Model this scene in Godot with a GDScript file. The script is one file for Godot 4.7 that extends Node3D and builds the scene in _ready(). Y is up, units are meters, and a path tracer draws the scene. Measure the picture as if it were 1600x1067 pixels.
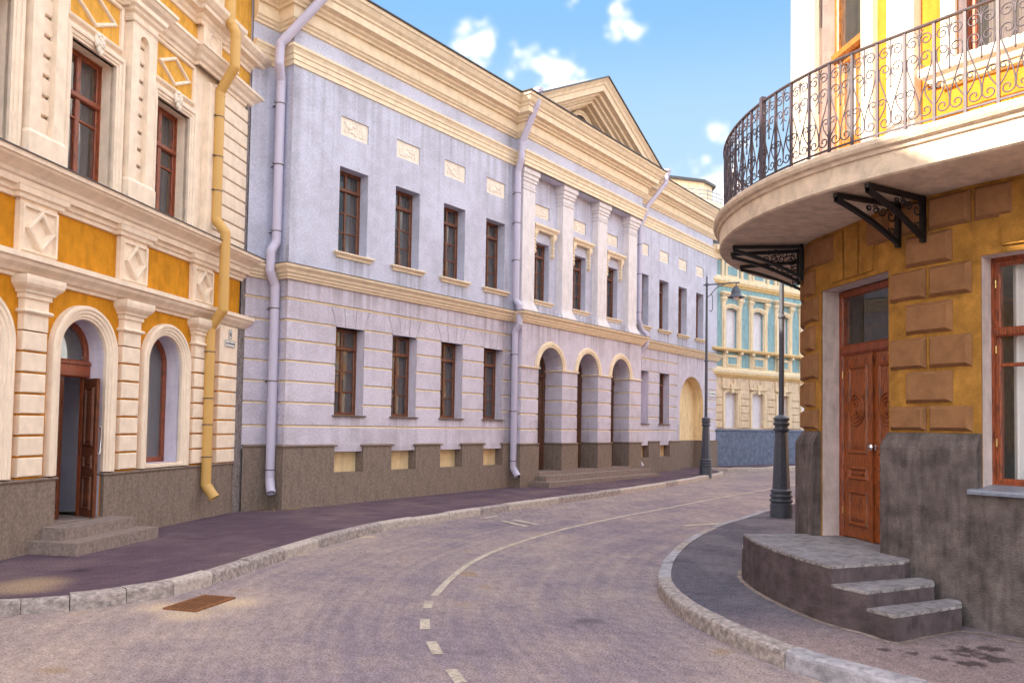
extends Node3D

const FILL_CLOUDS := 0.07  # lifts the unseen cloud cover, added to brighten the open shade
const SUN := Vector3(-0.757, 0.577, 0.306)

func _ready() -> void:
	# --- camera: eye 1.8 m above the road, lens shifted up as in an architect's view
	var cam := Camera3D.new()
	cam.name = "camera"
	cam.position = Vector3(0, 1.8, 0)
	cam.basis = Basis(Vector3.RIGHT, 0.0392967) * Basis(Vector3.BACK, 0.0161696)
	cam.projection = Camera3D.PROJECTION_FRUSTUM
	cam.near = 0.05
	cam.far = 900.0
	cam.size = 1067.0 / 1240.0 * 0.05
	cam.frustum_offset = Vector2(0, (617.77 - 533.5) / 1240.0 * 0.05)
	add_child(cam)
	cam.make_current()
	# --- sky, exposure
	var env := Environment.new()
	env.background_mode = Environment.BG_SKY
	var sky := Sky.new()
	var pm := PanoramaSkyMaterial.new()
	pm.panorama = ImageTexture.create_from_image(sky_picture())
	sky.sky_material = pm
	env.sky = sky
	env.background_energy_multiplier = 0.36
	env.tonemap_mode = Environment.TONE_MAPPER_LINEAR
	env.tonemap_exposure = 8.0
	env.sdfgi_enabled = true; env.ssao_enabled = true; env.ssil_enabled = true
	var we := WorldEnvironment.new()
	we.name = "world_environment"
	we.environment = env
	add_child(we)
	# --- sun, over the roofs to the left
	var sun := DirectionalLight3D.new()
	sun.name = "sun"
	sun.light_energy = 0.6
	sun.light_color = Color(1.0, 0.93, 0.82)
	sun.light_angular_distance = 0.5
	sun.shadow_enabled = true
	add_child(sun)
	sun.look_at_from_position(SUN * 50.0, Vector3.ZERO)
	make_materials()
	M.step_right = plaster(lin(0.15, 0.115, 0.125), 0.2, [0.9, 0.4], 0.2, 0.7)
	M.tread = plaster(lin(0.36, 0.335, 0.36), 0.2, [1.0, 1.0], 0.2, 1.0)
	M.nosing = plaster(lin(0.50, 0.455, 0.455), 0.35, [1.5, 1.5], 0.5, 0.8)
	M.pilaster = plaster(lin(0.82, 0.775, 0.80), 0.07, [0.7, 0.12], 0.08, 0.2)
	M.kerb_r = plaster(lin(0.50, 0.48, 0.53), 0.2, [1.0, 1.0], 0.2, 0.6)
	M.straw = plain(lin(0.3, 0.21, 0.1), 0.9)
	ground()
	lavender_building()
	ochre_building()
	corner_building()
	teal_building()
	far_buildings()
	golden_house()
	street_lamp(Vector3(6.61, 0.27, -26.96), Vector3(0.86, 0, 0.5), 6.78, "slender grey street lamp with a bell shade before the lavender house gateway")
	street_lamp(Vector3(5.22, 0.14, -15.34), Vector3(1, 0, 0), 5.8, "grey street lamp on the dark pavement beside the corner house, its head behind the balcony")
	drain()
	M.dust = plaster(lin(0.42, 0.33, 0.29), 0.3, [1.5, 1.5], 0.2, 0.8)
	dust_line()
	rubble()
	var th := deg_to_rad(36.58)
	var holder := Node3D.new()
	holder.transform = Transform3D(Basis(Vector3(sin(th), 0, -cos(th)), Vector3.UP, Vector3(cos(th), 0, sin(th))), Vector3(-4.353, 0, -15.193))
	sign_plate("street_name_plate", holder, flat(20.84, 3.24, 0.003), 0.72, 0.2, "ул. ТВЕРСКАЯ", 0.09, "white street name plate at the far end of the lavender house beyond the gateway")
	holder.free()

# ------------------------------------------------------------------ geometry
class Geo:
	var p := PackedVector3Array()
	var n := PackedVector3Array()
	var t := PackedVector2Array()
	var warp = null
	func _w(a: Vector3) -> Vector3:
		return warp.call(a) if warp != null else a
	func _uv(a: Vector3, m: Vector3) -> Vector2:
		var q := m.abs()
		if q.z >= q.x and q.z >= q.y: return Vector2(a.x, -a.y)
		if q.x >= q.y: return Vector2(a.z + 3.7, -a.y)
		return Vector2(a.x, a.z)
	func tri(a: Vector3, b: Vector3, c: Vector3) -> void:
		var m := (b - a).cross(c - a)
		if m.length_squared() < 1e-14: return
		var wa := _w(a); var wb := _w(b); var wc := _w(c)
		var wn := (wb - wa).cross(wc - wa).normalized()
		for q in [[a, wa], [c, wc], [b, wb]]:
			p.append(q[1]); n.append(wn); t.append(_uv(q[0], m))
	func quad(a: Vector3, b: Vector3, c: Vector3, d: Vector3) -> void:
		tri(a, b, c); tri(a, c, d)
	func stri(a: Vector3, b: Vector3, c: Vector3, na: Vector3, nb: Vector3, nc: Vector3, ta := Vector2.INF, tb := Vector2.ZERO, tc := Vector2.ZERO) -> void:
		if (b - a).cross(c - a).length_squared() < 1e-16: return
		var uv := [ta, tc, tb]
		var k := 0
		for q in [[a, na], [c, nc], [b, nb]]:
			var wp := _w(q[0])
			p.append(wp)
			n.append(((_w(q[0] + q[1] * 0.01) - wp).normalized()) if warp != null else q[1])
			t.append(_uv(q[0], q[1]) if ta == Vector2.INF else uv[k])
			k += 1
	func box(u0: float, u1: float, v0: float, v1: float, w0: float, w1: float, skip := "") -> void:
		if not "f" in skip: quad(Vector3(u0, v0, w1), Vector3(u1, v0, w1), Vector3(u1, v1, w1), Vector3(u0, v1, w1))
		if not "b" in skip: quad(Vector3(u1, v0, w0), Vector3(u0, v0, w0), Vector3(u0, v1, w0), Vector3(u1, v1, w0))
		if not "l" in skip: quad(Vector3(u0, v0, w0), Vector3(u0, v0, w1), Vector3(u0, v1, w1), Vector3(u0, v1, w0))
		if not "r" in skip: quad(Vector3(u1, v0, w1), Vector3(u1, v0, w0), Vector3(u1, v1, w0), Vector3(u1, v1, w1))
		if not "t" in skip: quad(Vector3(u0, v1, w1), Vector3(u1, v1, w1), Vector3(u1, v1, w0), Vector3(u0, v1, w0))
		if not "d" in skip: quad(Vector3(u0, v0, w0), Vector3(u1, v0, w0), Vector3(u1, v0, w1), Vector3(u0, v0, w1))
	# a block standing proud of a wall, its front edges cut by bu at the sides and bv above and below
	func block(u0: float, u1: float, v0: float, v1: float, w0: float, w1: float, bu: float, bv: float, dw: float) -> void:
		var e := w1 - dw
		var A := [Vector3(u0, v0, e), Vector3(u1, v0, e), Vector3(u1, v1, e), Vector3(u0, v1, e)]
		var B := [Vector3(u0 + bu, v0 + bv, w1), Vector3(u1 - bu, v0 + bv, w1), Vector3(u1 - bu, v1 - bv, w1), Vector3(u0 + bu, v1 - bv, w1)]
		quad(B[0], B[1], B[2], B[3])
		for i in 4:
			var j := (i + 1) % 4
			quad(A[i], A[j], B[j], B[i])
		box(u0, u1, v0, v1, w0, e, "fb")
	# profile (out, v) from bottom to top, swept along a plan path (u, w); out is to the left of the path
	func sweep(path: Array, prof: Array, caps := true) -> void:
		var k := path.size()
		var off: Array = []
		for i in k:
			var a: Vector2 = (path[i] - path[i - 1]).normalized() if i > 0 else (path[1] - path[0]).normalized()
			var b: Vector2 = (path[i + 1] - path[i]).normalized() if i < k - 1 else a
			var na := Vector2(-a.y, a.x); var nb := Vector2(-b.y, b.x)
			var m := (na + nb).normalized()
			off.append(m / maxf(m.dot(na), 0.25))
		var P := func(i: int, j: int) -> Vector3:
			var q: Vector2 = path[i] + off[i] * prof[j].x
			return Vector3(q.x, prof[j].y, q.y)
		for i in k - 1:
			for j in prof.size() - 1:
				quad(P.call(i, j), P.call(i + 1, j), P.call(i + 1, j + 1), P.call(i, j + 1))
		if caps:
			var poly := PackedVector2Array(prof)
			var ix := Geometry2D.triangulate_polygon(poly)
			for z in range(0, ix.size(), 3):
				tri(P.call(0, ix[z]), P.call(0, ix[z + 1]), P.call(0, ix[z + 2]))
				tri(P.call(k - 1, ix[z]), P.call(k - 1, ix[z + 2]), P.call(k - 1, ix[z + 1]))
	# profile (out, w) swept along a path (u, v) in the facade plane; out is to the left of the path
	func trim(path: Array, prof: Array, closed := false) -> void:
		var k := path.size()
		var off: Array = []
		for i in k:
			var a: Vector2 = (path[i] - path[(i - 1 + k) % k]).normalized() if (i > 0 or closed) else (path[1] - path[0]).normalized()
			var b: Vector2 = (path[(i + 1) % k] - path[i]).normalized() if (i < k - 1 or closed) else a
			var na := Vector2(-a.y, a.x); var nb := Vector2(-b.y, b.x)
			var m := (na + nb).normalized()
			off.append(m / maxf(m.dot(na), 0.25))
		var P := func(i: int, j: int) -> Vector3:
			var q: Vector2 = path[i % k] + off[i % k] * prof[j].x
			return Vector3(q.x, q.y, prof[j].y)
		for i in (k if closed else k - 1):
			for j in prof.size() - 1:
				quad(P.call(i, j), P.call(i + 1, j), P.call(i + 1, j + 1), P.call(i, j + 1))
		if not closed:
			for e in [0, k - 1]:
				for j in range(1, prof.size() - 1):
					if e == 0: tri(P.call(0, 0), P.call(0, j + 1), P.call(0, j))
					else: tri(P.call(e, 0), P.call(e, j), P.call(e, j + 1))
	# wall face at w with openings [u0, u1, v0, v1, arched]; reveals run back to w - depth
	func wall(u0: float, u1: float, v0: float, v1: float, w: float, holes: Array, depth := 0.3, step := 0.0) -> void:
		var us := [u0, u1]; var vs := [v0, v1]
		for h in holes:
			var r: float = (h[1] - h[0]) / 2.0 if h[4] else 0.0
			us.append_array([h[0], h[1]]); vs.append_array([h[2], h[3] + r])
		if step > 0.0:
			var x := u0 + step
			while x < u1:
				us.append(x); x += step
		us.sort(); vs.sort()
		for i in us.size() - 1:
			for j in vs.size() - 1:
				if us[i + 1] - us[i] < 1e-5 or vs[j + 1] - vs[j] < 1e-5: continue
				if us[i] < u0 - 1e-5 or us[i + 1] > u1 + 1e-5 or vs[j] < v0 - 1e-5 or vs[j + 1] > v1 + 1e-5: continue
				var cu: float = (us[i] + us[i + 1]) / 2; var cv: float = (vs[j] + vs[j + 1]) / 2
				var inside := false
				for h in holes:
					var r: float = (h[1] - h[0]) / 2.0 if h[4] else 0.0
					if cu > h[0] and cu < h[1] and cv > h[2] and cv < h[3] + r: inside = true
				if not inside:
					quad(Vector3(us[i], vs[j], w), Vector3(us[i + 1], vs[j], w), Vector3(us[i + 1], vs[j + 1], w), Vector3(us[i], vs[j + 1], w))
		for h in holes:
			var b := w - depth
			quad(Vector3(h[0], h[2], w), Vector3(h[0], h[2], b), Vector3(h[0], h[3], b), Vector3(h[0], h[3], w))
			quad(Vector3(h[1], h[2], b), Vector3(h[1], h[2], w), Vector3(h[1], h[3], w), Vector3(h[1], h[3], b))
			if h[2] > v0 + 1e-4: quad(Vector3(h[0], h[2], b), Vector3(h[0], h[2], w), Vector3(h[1], h[2], w), Vector3(h[1], h[2], b))
			if h[4]:
				var r: float = (h[1] - h[0]) / 2.0
				var c := Vector2((h[0] + h[1]) / 2, h[3])
				var N := 20
				for k in N:
					var a := PI - PI * k / N; var a2 := PI - PI * (k + 1) / N
					var q := c + Vector2(cos(a), sin(a)) * r; var q2 := c + Vector2(cos(a2), sin(a2)) * r
					quad(Vector3(q.x, q.y, w), Vector3(q2.x, q2.y, w), Vector3(q2.x, c.y + r, w), Vector3(q.x, c.y + r, w))
					quad(Vector3(q.x, q.y, b), Vector3(q2.x, q2.y, b), Vector3(q2.x, q2.y, w), Vector3(q.x, q.y, w))
			elif h[3] < v1 - 1e-4:
				quad(Vector3(h[0], h[3], w), Vector3(h[0], h[3], b), Vector3(h[1], h[3], b), Vector3(h[1], h[3], w))
	# flat polygon (u, v) at w, with thickness back to w - d
	func plate(poly: Array, w: float, d: float) -> void:
		var pl := PackedVector2Array(poly)
		if Geometry2D.is_polygon_clockwise(pl): pl.reverse()
		var ix := Geometry2D.triangulate_polygon(pl)
		for z in range(0, ix.size(), 3):
			var a := pl[ix[z]]; var b := pl[ix[z + 1]]; var c := pl[ix[z + 2]]
			if (b - a).cross(c - a) < 0.0:
				var s := b; b = c; c = s
			tri(Vector3(a.x, a.y, w), Vector3(b.x, b.y, w), Vector3(c.x, c.y, w))
			tri(Vector3(a.x, a.y, w - d), Vector3(c.x, c.y, w - d), Vector3(b.x, b.y, w - d))
		for i in pl.size():
			var a := pl[i]; var b := pl[(i + 1) % pl.size()]
			quad(Vector3(a.x, a.y, w - d), Vector3(b.x, b.y, w - d), Vector3(b.x, b.y, w), Vector3(a.x, a.y, w))
	func tube(pts: Array, r: float, seg := 8, caps := true, r_end := -1.0) -> void:
		var k := pts.size()
		var rings: Array = []; var nr: Array = []
		var up := Vector3(0.13, 0.31, 0.94)
		for i in k:
			var d: Vector3 = ((pts[mini(i + 1, k - 1)] - pts[i]).normalized() + (pts[i] - pts[maxi(i - 1, 0)]).normalized()).normalized()
			var x := up.cross(d)
			if x.length() < 0.05: x = Vector3(1, 0, 0).cross(d)
			x = x.normalized(); var y := d.cross(x).normalized(); up = y
			up = d.cross(x)
			var ring: Array = []; var nn: Array = []
			var rr := r if r_end < 0.0 else lerpf(r, r_end, float(i) / (k - 1))
			var st := 1.0
			if i > 0 and i < k - 1:
				st = 1.0 / maxf((pts[i + 1] - pts[i]).normalized().dot(d), 0.5)
			for s in seg:
				var a := TAU * s / seg
				var m := x * cos(a) + y * sin(a)
				nn.append(m); ring.append(pts[i] + m * rr * (1.0 + (st - 1.0) * 0.5))
			rings.append(ring); nr.append(nn)
		for i in k - 1:
			for s in seg:
				var s2 := (s + 1) % seg
				stri(rings[i][s], rings[i][s2], rings[i + 1][s2], nr[i][s], nr[i][s2], nr[i + 1][s2])
				stri(rings[i][s], rings[i + 1][s2], rings[i + 1][s], nr[i][s], nr[i + 1][s2], nr[i + 1][s])
		if caps:
			for s in seg:
				var s2 := (s + 1) % seg
				tri(pts[0], rings[0][s2], rings[0][s]); tri(pts[k - 1], rings[k - 1][s], rings[k - 1][s2])
	# (radius, height) turned about the vertical through c
	func lathe(c: Vector3, prof: Array, seg := 20, smooth := true, a0 := 0.0) -> void:
		for j in prof.size() - 1:
			var q: Vector2 = prof[j]; var q2: Vector2 = prof[j + 1]
			var d := q2 - q
			if d.length() < 1e-6: continue
			var sl := Vector2(d.y, -d.x).normalized()
			for s in seg:
				var a := a0 + TAU * s / seg; var b := a0 + TAU * (s + 1) / seg
				var ca := Vector3(cos(a), 0, -sin(a)); var cb := Vector3(cos(b), 0, -sin(b))
				var A := c + ca * q.x + Vector3.UP * q.y; var B := c + cb * q.x + Vector3.UP * q.y
				var C := c + cb * q2.x + Vector3.UP * q2.y; var D := c + ca * q2.x + Vector3.UP * q2.y
				if smooth:
					var na := ca * sl.x + Vector3.UP * sl.y; var nb := cb * sl.x + Vector3.UP * sl.y
					stri(A, B, C, na, nb, nb); stri(A, C, D, na, nb, na)
				else:
					quad(A, B, C, D)
	func ball(c: Vector3, r: Vector3, rings := 6, seg := 10) -> void:
		for i in rings:
			var a := -PI / 2 + PI * i / rings; var b := -PI / 2 + PI * (i + 1) / rings
			for s in seg:
				var x := TAU * s / seg; var y := TAU * (s + 1) / seg
				var e := [Vector3(cos(a) * cos(x), sin(a), -cos(a) * sin(x)), Vector3(cos(a) * cos(y), sin(a), -cos(a) * sin(y)), Vector3(cos(b) * cos(y), sin(b), -cos(b) * sin(y)), Vector3(cos(b) * cos(x), sin(b), -cos(b) * sin(x))]
				var z := e.map(func(q): return c + q * r)
				var m := e.map(func(q): return (q / r).normalized())
				stri(z[0], z[1], z[2], m[0], m[1], m[2]); stri(z[0], z[2], z[3], m[0], m[2], m[3])
	func mesh(mat: Material) -> ArrayMesh:
		var a := []
		a.resize(Mesh.ARRAY_MAX)
		a[Mesh.ARRAY_VERTEX] = p; a[Mesh.ARRAY_NORMAL] = n; a[Mesh.ARRAY_TEX_UV] = t; a[Mesh.ARRAY_TEX_UV2] = t
		var m := ArrayMesh.new()
		m.add_surface_from_arrays(Mesh.PRIMITIVE_TRIANGLES, a)
		m.surface_set_material(0, mat)
		return m

var taken := {}
var warp_now = null

func geo() -> Geo:
	var g := Geo.new()
	g.warp = warp_now
	return g

func named(parent: Node, called: String) -> String:
	var key := str(parent.get_instance_id()) + called
	taken[key] = taken.get(key, -1) + 1
	return called if taken[key] == 0 else "%s_%03d" % [called, taken[key]]

func put(parent: Node, called: String, mesh_: Mesh, at := Transform3D.IDENTITY) -> MeshInstance3D:
	var o := MeshInstance3D.new()
	o.name = named(parent, called)
	o.mesh = mesh_
	o.transform = at
	parent.add_child(o, true)
	return o

func part(parent: Node, called: String, g: Geo, mat: Material) -> MeshInstance3D:
	return put(parent, called, g.mesh(mat))

func node(parent: Node, called: String, at := Transform3D.IDENTITY) -> Node3D:
	var o := Node3D.new()
	o.name = named(parent, called)
	o.transform = at
	parent.add_child(o, true)
	return o

func tag(o: Node, label: String, category: String, group := "") -> void:
	o.set_meta("label", label); o.set_meta("category", category)
	if group != "": o.set_meta("group", group)

func structure(o: Node, kind := "structure") -> Node:
	o.set_meta("kind", kind)
	return o

# ------------------------------------------------------------------ materials
var tex := {}

func noise_tex(key: String, size: int, kind: int, freq: float, ramp: Array, octaves := 4, sd := 1, normal := 0.0, gain := 0.5) -> NoiseTexture2D:
	if tex.has(key): return tex[key]
	var f := FastNoiseLite.new()
	f.seed = sd; f.noise_type = kind; f.frequency = freq
	f.fractal_type = FastNoiseLite.FRACTAL_FBM; f.fractal_octaves = octaves; f.fractal_gain = gain
	var t := NoiseTexture2D.new()
	t.width = size; t.height = size; t.seamless = true; t.seamless_blend_skirt = 0.2
	if normal > 0.0:
		t.as_normal_map = true; t.bump_strength = normal
	else:
		var g := Gradient.new()
		var off := PackedFloat32Array(); var col := PackedColorArray()
		for r in ramp:
			off.append(r[0])
			col.append(r[1] if r[1] is Color else Color(r[1], r[1], r[1]))
		g.offsets = off; g.colors = col
		t.color_ramp = g
	t.noise = f
	tex[key] = t
	return t

func lin(r: float, g: float, b: float) -> Color:
	return Color(r, g, b).linear_to_srgb()

# plaster: fine mottling, long vertical rain streaks from a second layer, grain in the normals
func plaster(c: Color, mottle := 0.3, streak: Array = [0.5, 0.06], strength := 0.6, grain := 0.6, rough := 0.92, freq := 0.011) -> StandardMaterial3D:
	var near := func(x: float) -> float:
		var best := 0.06
		for y in [0.06, 0.11, 0.2, 0.3, 0.42]:
			if absf(y - x) < absf(best - x): best = y
		return best
	mottle = near.call(mottle); strength = near.call(strength)
	freq = 0.013 if freq < 0.03 else 0.06
	var m := StandardMaterial3D.new()
	m.albedo_color = c
	m.albedo_texture = noise_tex("mottle%.2f_%.3f" % [mottle, freq], 768, FastNoiseLite.TYPE_SIMPLEX_SMOOTH, freq, [[0.15, 1.0 - mottle], [0.85, 1.0]], 7, 3, 0.0, 0.68)
	m.uv1_scale = Vector3(0.31, 0.31, 1)
	m.detail_enabled = true
	m.detail_blend_mode = BaseMaterial3D.BLEND_MODE_MUL
	m.detail_uv_layer = BaseMaterial3D.DETAIL_UV_2
	m.detail_albedo = noise_tex("streak%.2f" % strength, 512, FastNoiseLite.TYPE_SIMPLEX_SMOOTH, 0.018, [[0.0, 1.0 - strength], [0.33, 1.0 - strength * 0.45], [0.5, 1.0 - strength * 0.12], [0.65, 1.0]], 5, 8)
	m.uv2_scale = Vector3(streak[0], streak[1], 1)
	m.normal_enabled = true
	m.normal_texture = noise_tex("grain", 1024, FastNoiseLite.TYPE_SIMPLEX_SMOOTH, 0.16, [], 3, 5, 5.0)
	m.normal_scale = grain * 0.6
	m.roughness = rough
	m.metallic_specular = 0.3
	return m

func plain(c: Color, rough := 0.6, metal := 0.0) -> StandardMaterial3D:
	var m := StandardMaterial3D.new()
	m.albedo_color = c; m.roughness = rough; m.metallic = metal
	m.albedo_texture = noise_tex("wear", 512, FastNoiseLite.TYPE_SIMPLEX_SMOOTH, 0.02, [[0.0, 0.86], [0.4, 0.95], [0.6, 1.0]], 5, 12)
	m.uv1_scale = Vector3(1.3, 1.3, 1)
	return m

func paint(c: Color, rough := 0.45) -> StandardMaterial3D:
	var m := StandardMaterial3D.new()
	m.albedo_color = c; m.roughness = rough
	return m

func wood(c: Color, rough := 0.42) -> StandardMaterial3D:
	var m := StandardMaterial3D.new()
	m.albedo_color = c; m.roughness = rough
	m.albedo_texture = noise_tex("wood", 512, FastNoiseLite.TYPE_SIMPLEX_SMOOTH, 0.02, [[0.0, 0.35], [0.42, 0.72], [0.55, 1.0], [0.75, 0.8]], 5, 21)
	m.uv1_scale = Vector3(6.0, 0.45, 1)
	m.normal_enabled = true
	m.normal_texture = noise_tex("woodgrain", 512, FastNoiseLite.TYPE_SIMPLEX_SMOOTH, 0.03, [], 4, 22, 4.0)
	m.normal_scale = 0.35
	return m

func spiral(c: Vector2, r0: float, r1: float, a0: float, a1: float, n := 18) -> Array:
	var o := []
	for i in n + 1:
		var k := float(i) / n
		var a := lerpf(a0, a1, k); var r := lerpf(r0, r1, k)
		o.append(Vector3(c.x + r * cos(a), c.y + r * sin(a), 0))
	return o

func arc2(c: Vector2, r: float, a0: float, a1: float, n: int) -> Array:
	var o := []
	for i in n + 1:
		var a := lerpf(a0, a1, float(i) / n)
		o.append(c + Vector2(cos(a), sin(a)) * r)
	return o

func rise(d: float) -> float:
	return 0.011 * maxf(0.0, minf(d, 70.0) - 15.0)

var M := {}

func make_materials() -> void:
	M.lavender = plaster(lin(0.675, 0.69, 0.85), 0.11, [0.3, 0.2], 0.06, 0.6, 0.92, 0.06)
	M.lavender_low = plaster(lin(0.745, 0.695, 0.82), 0.11, [0.35, 0.2], 0.06, 0.6, 0.92, 0.06)
	M.cream = plaster(lin(0.94, 0.785, 0.575), 0.06, [0.4, 0.3], 0.06, 0.3)
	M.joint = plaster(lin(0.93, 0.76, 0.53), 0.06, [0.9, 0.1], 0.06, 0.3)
	M.panel = plaster(lin(0.93, 0.835, 0.72), 0.06, [0.9, 0.2], 0.06, 0.3)
	M.niche = plaster(lin(0.92, 0.72, 0.43), 0.06, [0.7, 0.1], 0.11, 0.3)
	M.plinth = plaster(lin(0.31, 0.24, 0.20), 0.2, [0.9, 0.25], 0.11, 0.7, 0.95, 0.07)
	M.party = plaster(lin(0.40, 0.35, 0.35), 0.3, [0.9, 0.3], 0.2, 1.0, 0.95, 0.07)
	M.white = plaster(lin(0.95, 0.80, 0.645), 0.06, [0.5, 0.3], 0.06, 0.3)
	M.reveal = plaster(lin(0.73, 0.68, 0.81), 0.06, [0.8, 0.1], 0.06, 0.3)
	M.ochre = plaster(lin(0.70, 0.30, 0.02), 0.11, [0.6, 0.16], 0.11, 0.6)
	M.ochre_pale = plaster(lin(0.86, 0.46, 0.085), 0.11, [0.7, 0.1], 0.11, 0.5)
	M.step = plaster(lin(0.35, 0.275, 0.25), 0.2, [0.8, 0.5], 0.11, 0.7, 0.95, 0.05)
	M.wall_right = plaster(lin(0.50, 0.25, 0.055), 0.2, [0.8, 0.5], 0.11, 0.7, 0.95)
	M.block_right = plaster(lin(0.32, 0.16, 0.075), 0.11, [0.9, 0.6], 0.06, 0.55, 0.95)
	M.plinth_right = plaster(lin(0.20, 0.165, 0.16), 0.3, [1.3, 0.22], 0.2, 0.8, 0.95)
	M.jamb = plaster(lin(0.74, 0.62, 0.60), 0.11, [1.0, 0.25], 0.11, 0.4)
	M.slab = plaster(lin(0.82, 0.665, 0.52), 0.11, [0.7, 0.5], 0.11, 0.4)
	M.white_up = plaster(lin(0.82, 0.73, 0.62), 0.06, [0.9, 0.1], 0.06, 0.3)
	M.yellow_up = plaster(lin(0.64, 0.245, 0.03), 0.11, [0.9, 0.1], 0.11, 0.4)
	M.teal = plaster(lin(0.32, 0.52, 0.58), 0.11, [0.6, 0.1], 0.11, 0.4)
	M.teal_trim = plaster(lin(0.93, 0.77, 0.54), 0.06, [0.8, 0.1], 0.11, 0.2)
	M.teal_stone = plaster(lin(0.87, 0.69, 0.50), 0.11, [0.8, 0.1], 0.11, 0.3)
	M.gold = plaster(lin(0.90, 0.65, 0.33), 0.06, [0.8, 0.1], 0.11, 0.2)
	M.teal_plinth = plaster(lin(0.21, 0.25, 0.36), 0.2, [0.8, 0.4], 0.11, 0.6)
	M.blind = plaster(lin(0.85, 0.83, 0.92), 0.06, [0.7, 0.1], 0.06, 0.15)
	weathered(M.lavender); weathered(M.lavender_low)
	M.frame_brown = wood(lin(0.25, 0.085, 0.04))
	M.frame_red = wood(lin(0.36, 0.08, 0.025))
	M.door_red = wood(lin(0.36, 0.09, 0.02), 0.4)
	M.door_dark = wood(lin(0.17, 0.07, 0.035))
	M.door_orange = wood(lin(0.55, 0.19, 0.03), 0.45)
	M.pipe_yellow = paint(lin(0.62, 0.37, 0.11), 0.5)
	M.pipe_blue = paint(lin(0.54, 0.51, 0.66), 0.5)
	M.iron = plain(lin(0.012, 0.010, 0.011), 0.45, 0.3)
	M.rail = plain(lin(0.065, 0.052, 0.075), 0.5, 0.1)
	M.lamp = plain(lin(0.075, 0.088, 0.12), 0.42, 0.1)
	M.roof = plain(lin(0.075, 0.075, 0.09), 0.5, 0.2)
	M.sill_metal = plain(lin(0.10, 0.07, 0.065), 0.5)
	M.sill_blue = plain(lin(0.25, 0.28, 0.36), 0.4, 0.2)
	M.chrome = plain(lin(0.75, 0.75, 0.78), 0.15, 1.0)
	M.brass = plain(lin(0.7, 0.5, 0.2), 0.3, 1.0)
	M.rust = plain(lin(0.24, 0.095, 0.035), 0.8)
	M.door_left = wood(lin(0.20, 0.06, 0.025))
	M.golden = plaster(lin(0.72, 0.36, 0.05), 0.11, [0.9, 0.1], 0.11, 0.4)
	M.dark = plain(lin(0.012, 0.012, 0.012), 0.9)
	M.sign = plain(lin(0.75, 0.75, 0.75), 0.4)
	M.ink = plain(lin(0.03, 0.03, 0.035), 0.6)
	M.curtain = StandardMaterial3D.new()
	M.curtain.albedo_color = lin(0.15, 0.115, 0.12)
	M.curtain.roughness = 0.95
	M.curtain.backlight_enabled = true
	M.curtain.backlight = Color(0.25, 0.25, 0.25)
	M.curtain_white = StandardMaterial3D.new()
	M.curtain_white.albedo_color = lin(0.8, 0.78, 0.78)
	M.curtain_white.roughness = 0.95
	M.glass = StandardMaterial3D.new()
	M.glass.transparency = BaseMaterial3D.TRANSPARENCY_ALPHA
	M.glass.albedo_color = Color(0.55, 0.6, 0.62, 0.1)
	M.glass.roughness = 0.03
	M.glass.metallic_specular = 0.75
	M.asphalt = StandardMaterial3D.new()
	M.asphalt.vertex_color_use_as_albedo = true
	M.asphalt.albedo_texture = noise_tex("asphalt", 1024, FastNoiseLite.TYPE_SIMPLEX_SMOOTH, 0.03, [[0.1, 0.45], [0.45, 0.82], [0.6, 0.92], [0.9, 1.0]], 5, 31, 0.0, 0.85)
	M.asphalt.uv1_scale = Vector3(1.1, 1.1, 1)
	M.asphalt.normal_enabled = true
	M.asphalt.normal_texture = noise_tex("asphalt_n", 1024, FastNoiseLite.TYPE_SIMPLEX_SMOOTH, 0.14, [], 4, 32, 7.0)
	M.asphalt.normal_scale = 0.45
	M.asphalt.roughness = 0.93
	M.asphalt.metallic_specular = 0.25
	M.paint = plaster(lin(0.66, 0.57, 0.48), 0.22, [2.0, 2.0], 0.25, 0.8)
	M.kerb = plaster(lin(0.62, 0.54, 0.50), 0.2, [0.7, 0.7], 0.11, 0.5, 0.95, 0.06)
	M.kerb_b = plaster(lin(0.54, 0.47, 0.45), 0.3, [0.9, 0.7], 0.2, 0.5, 0.95, 0.06)

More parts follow.
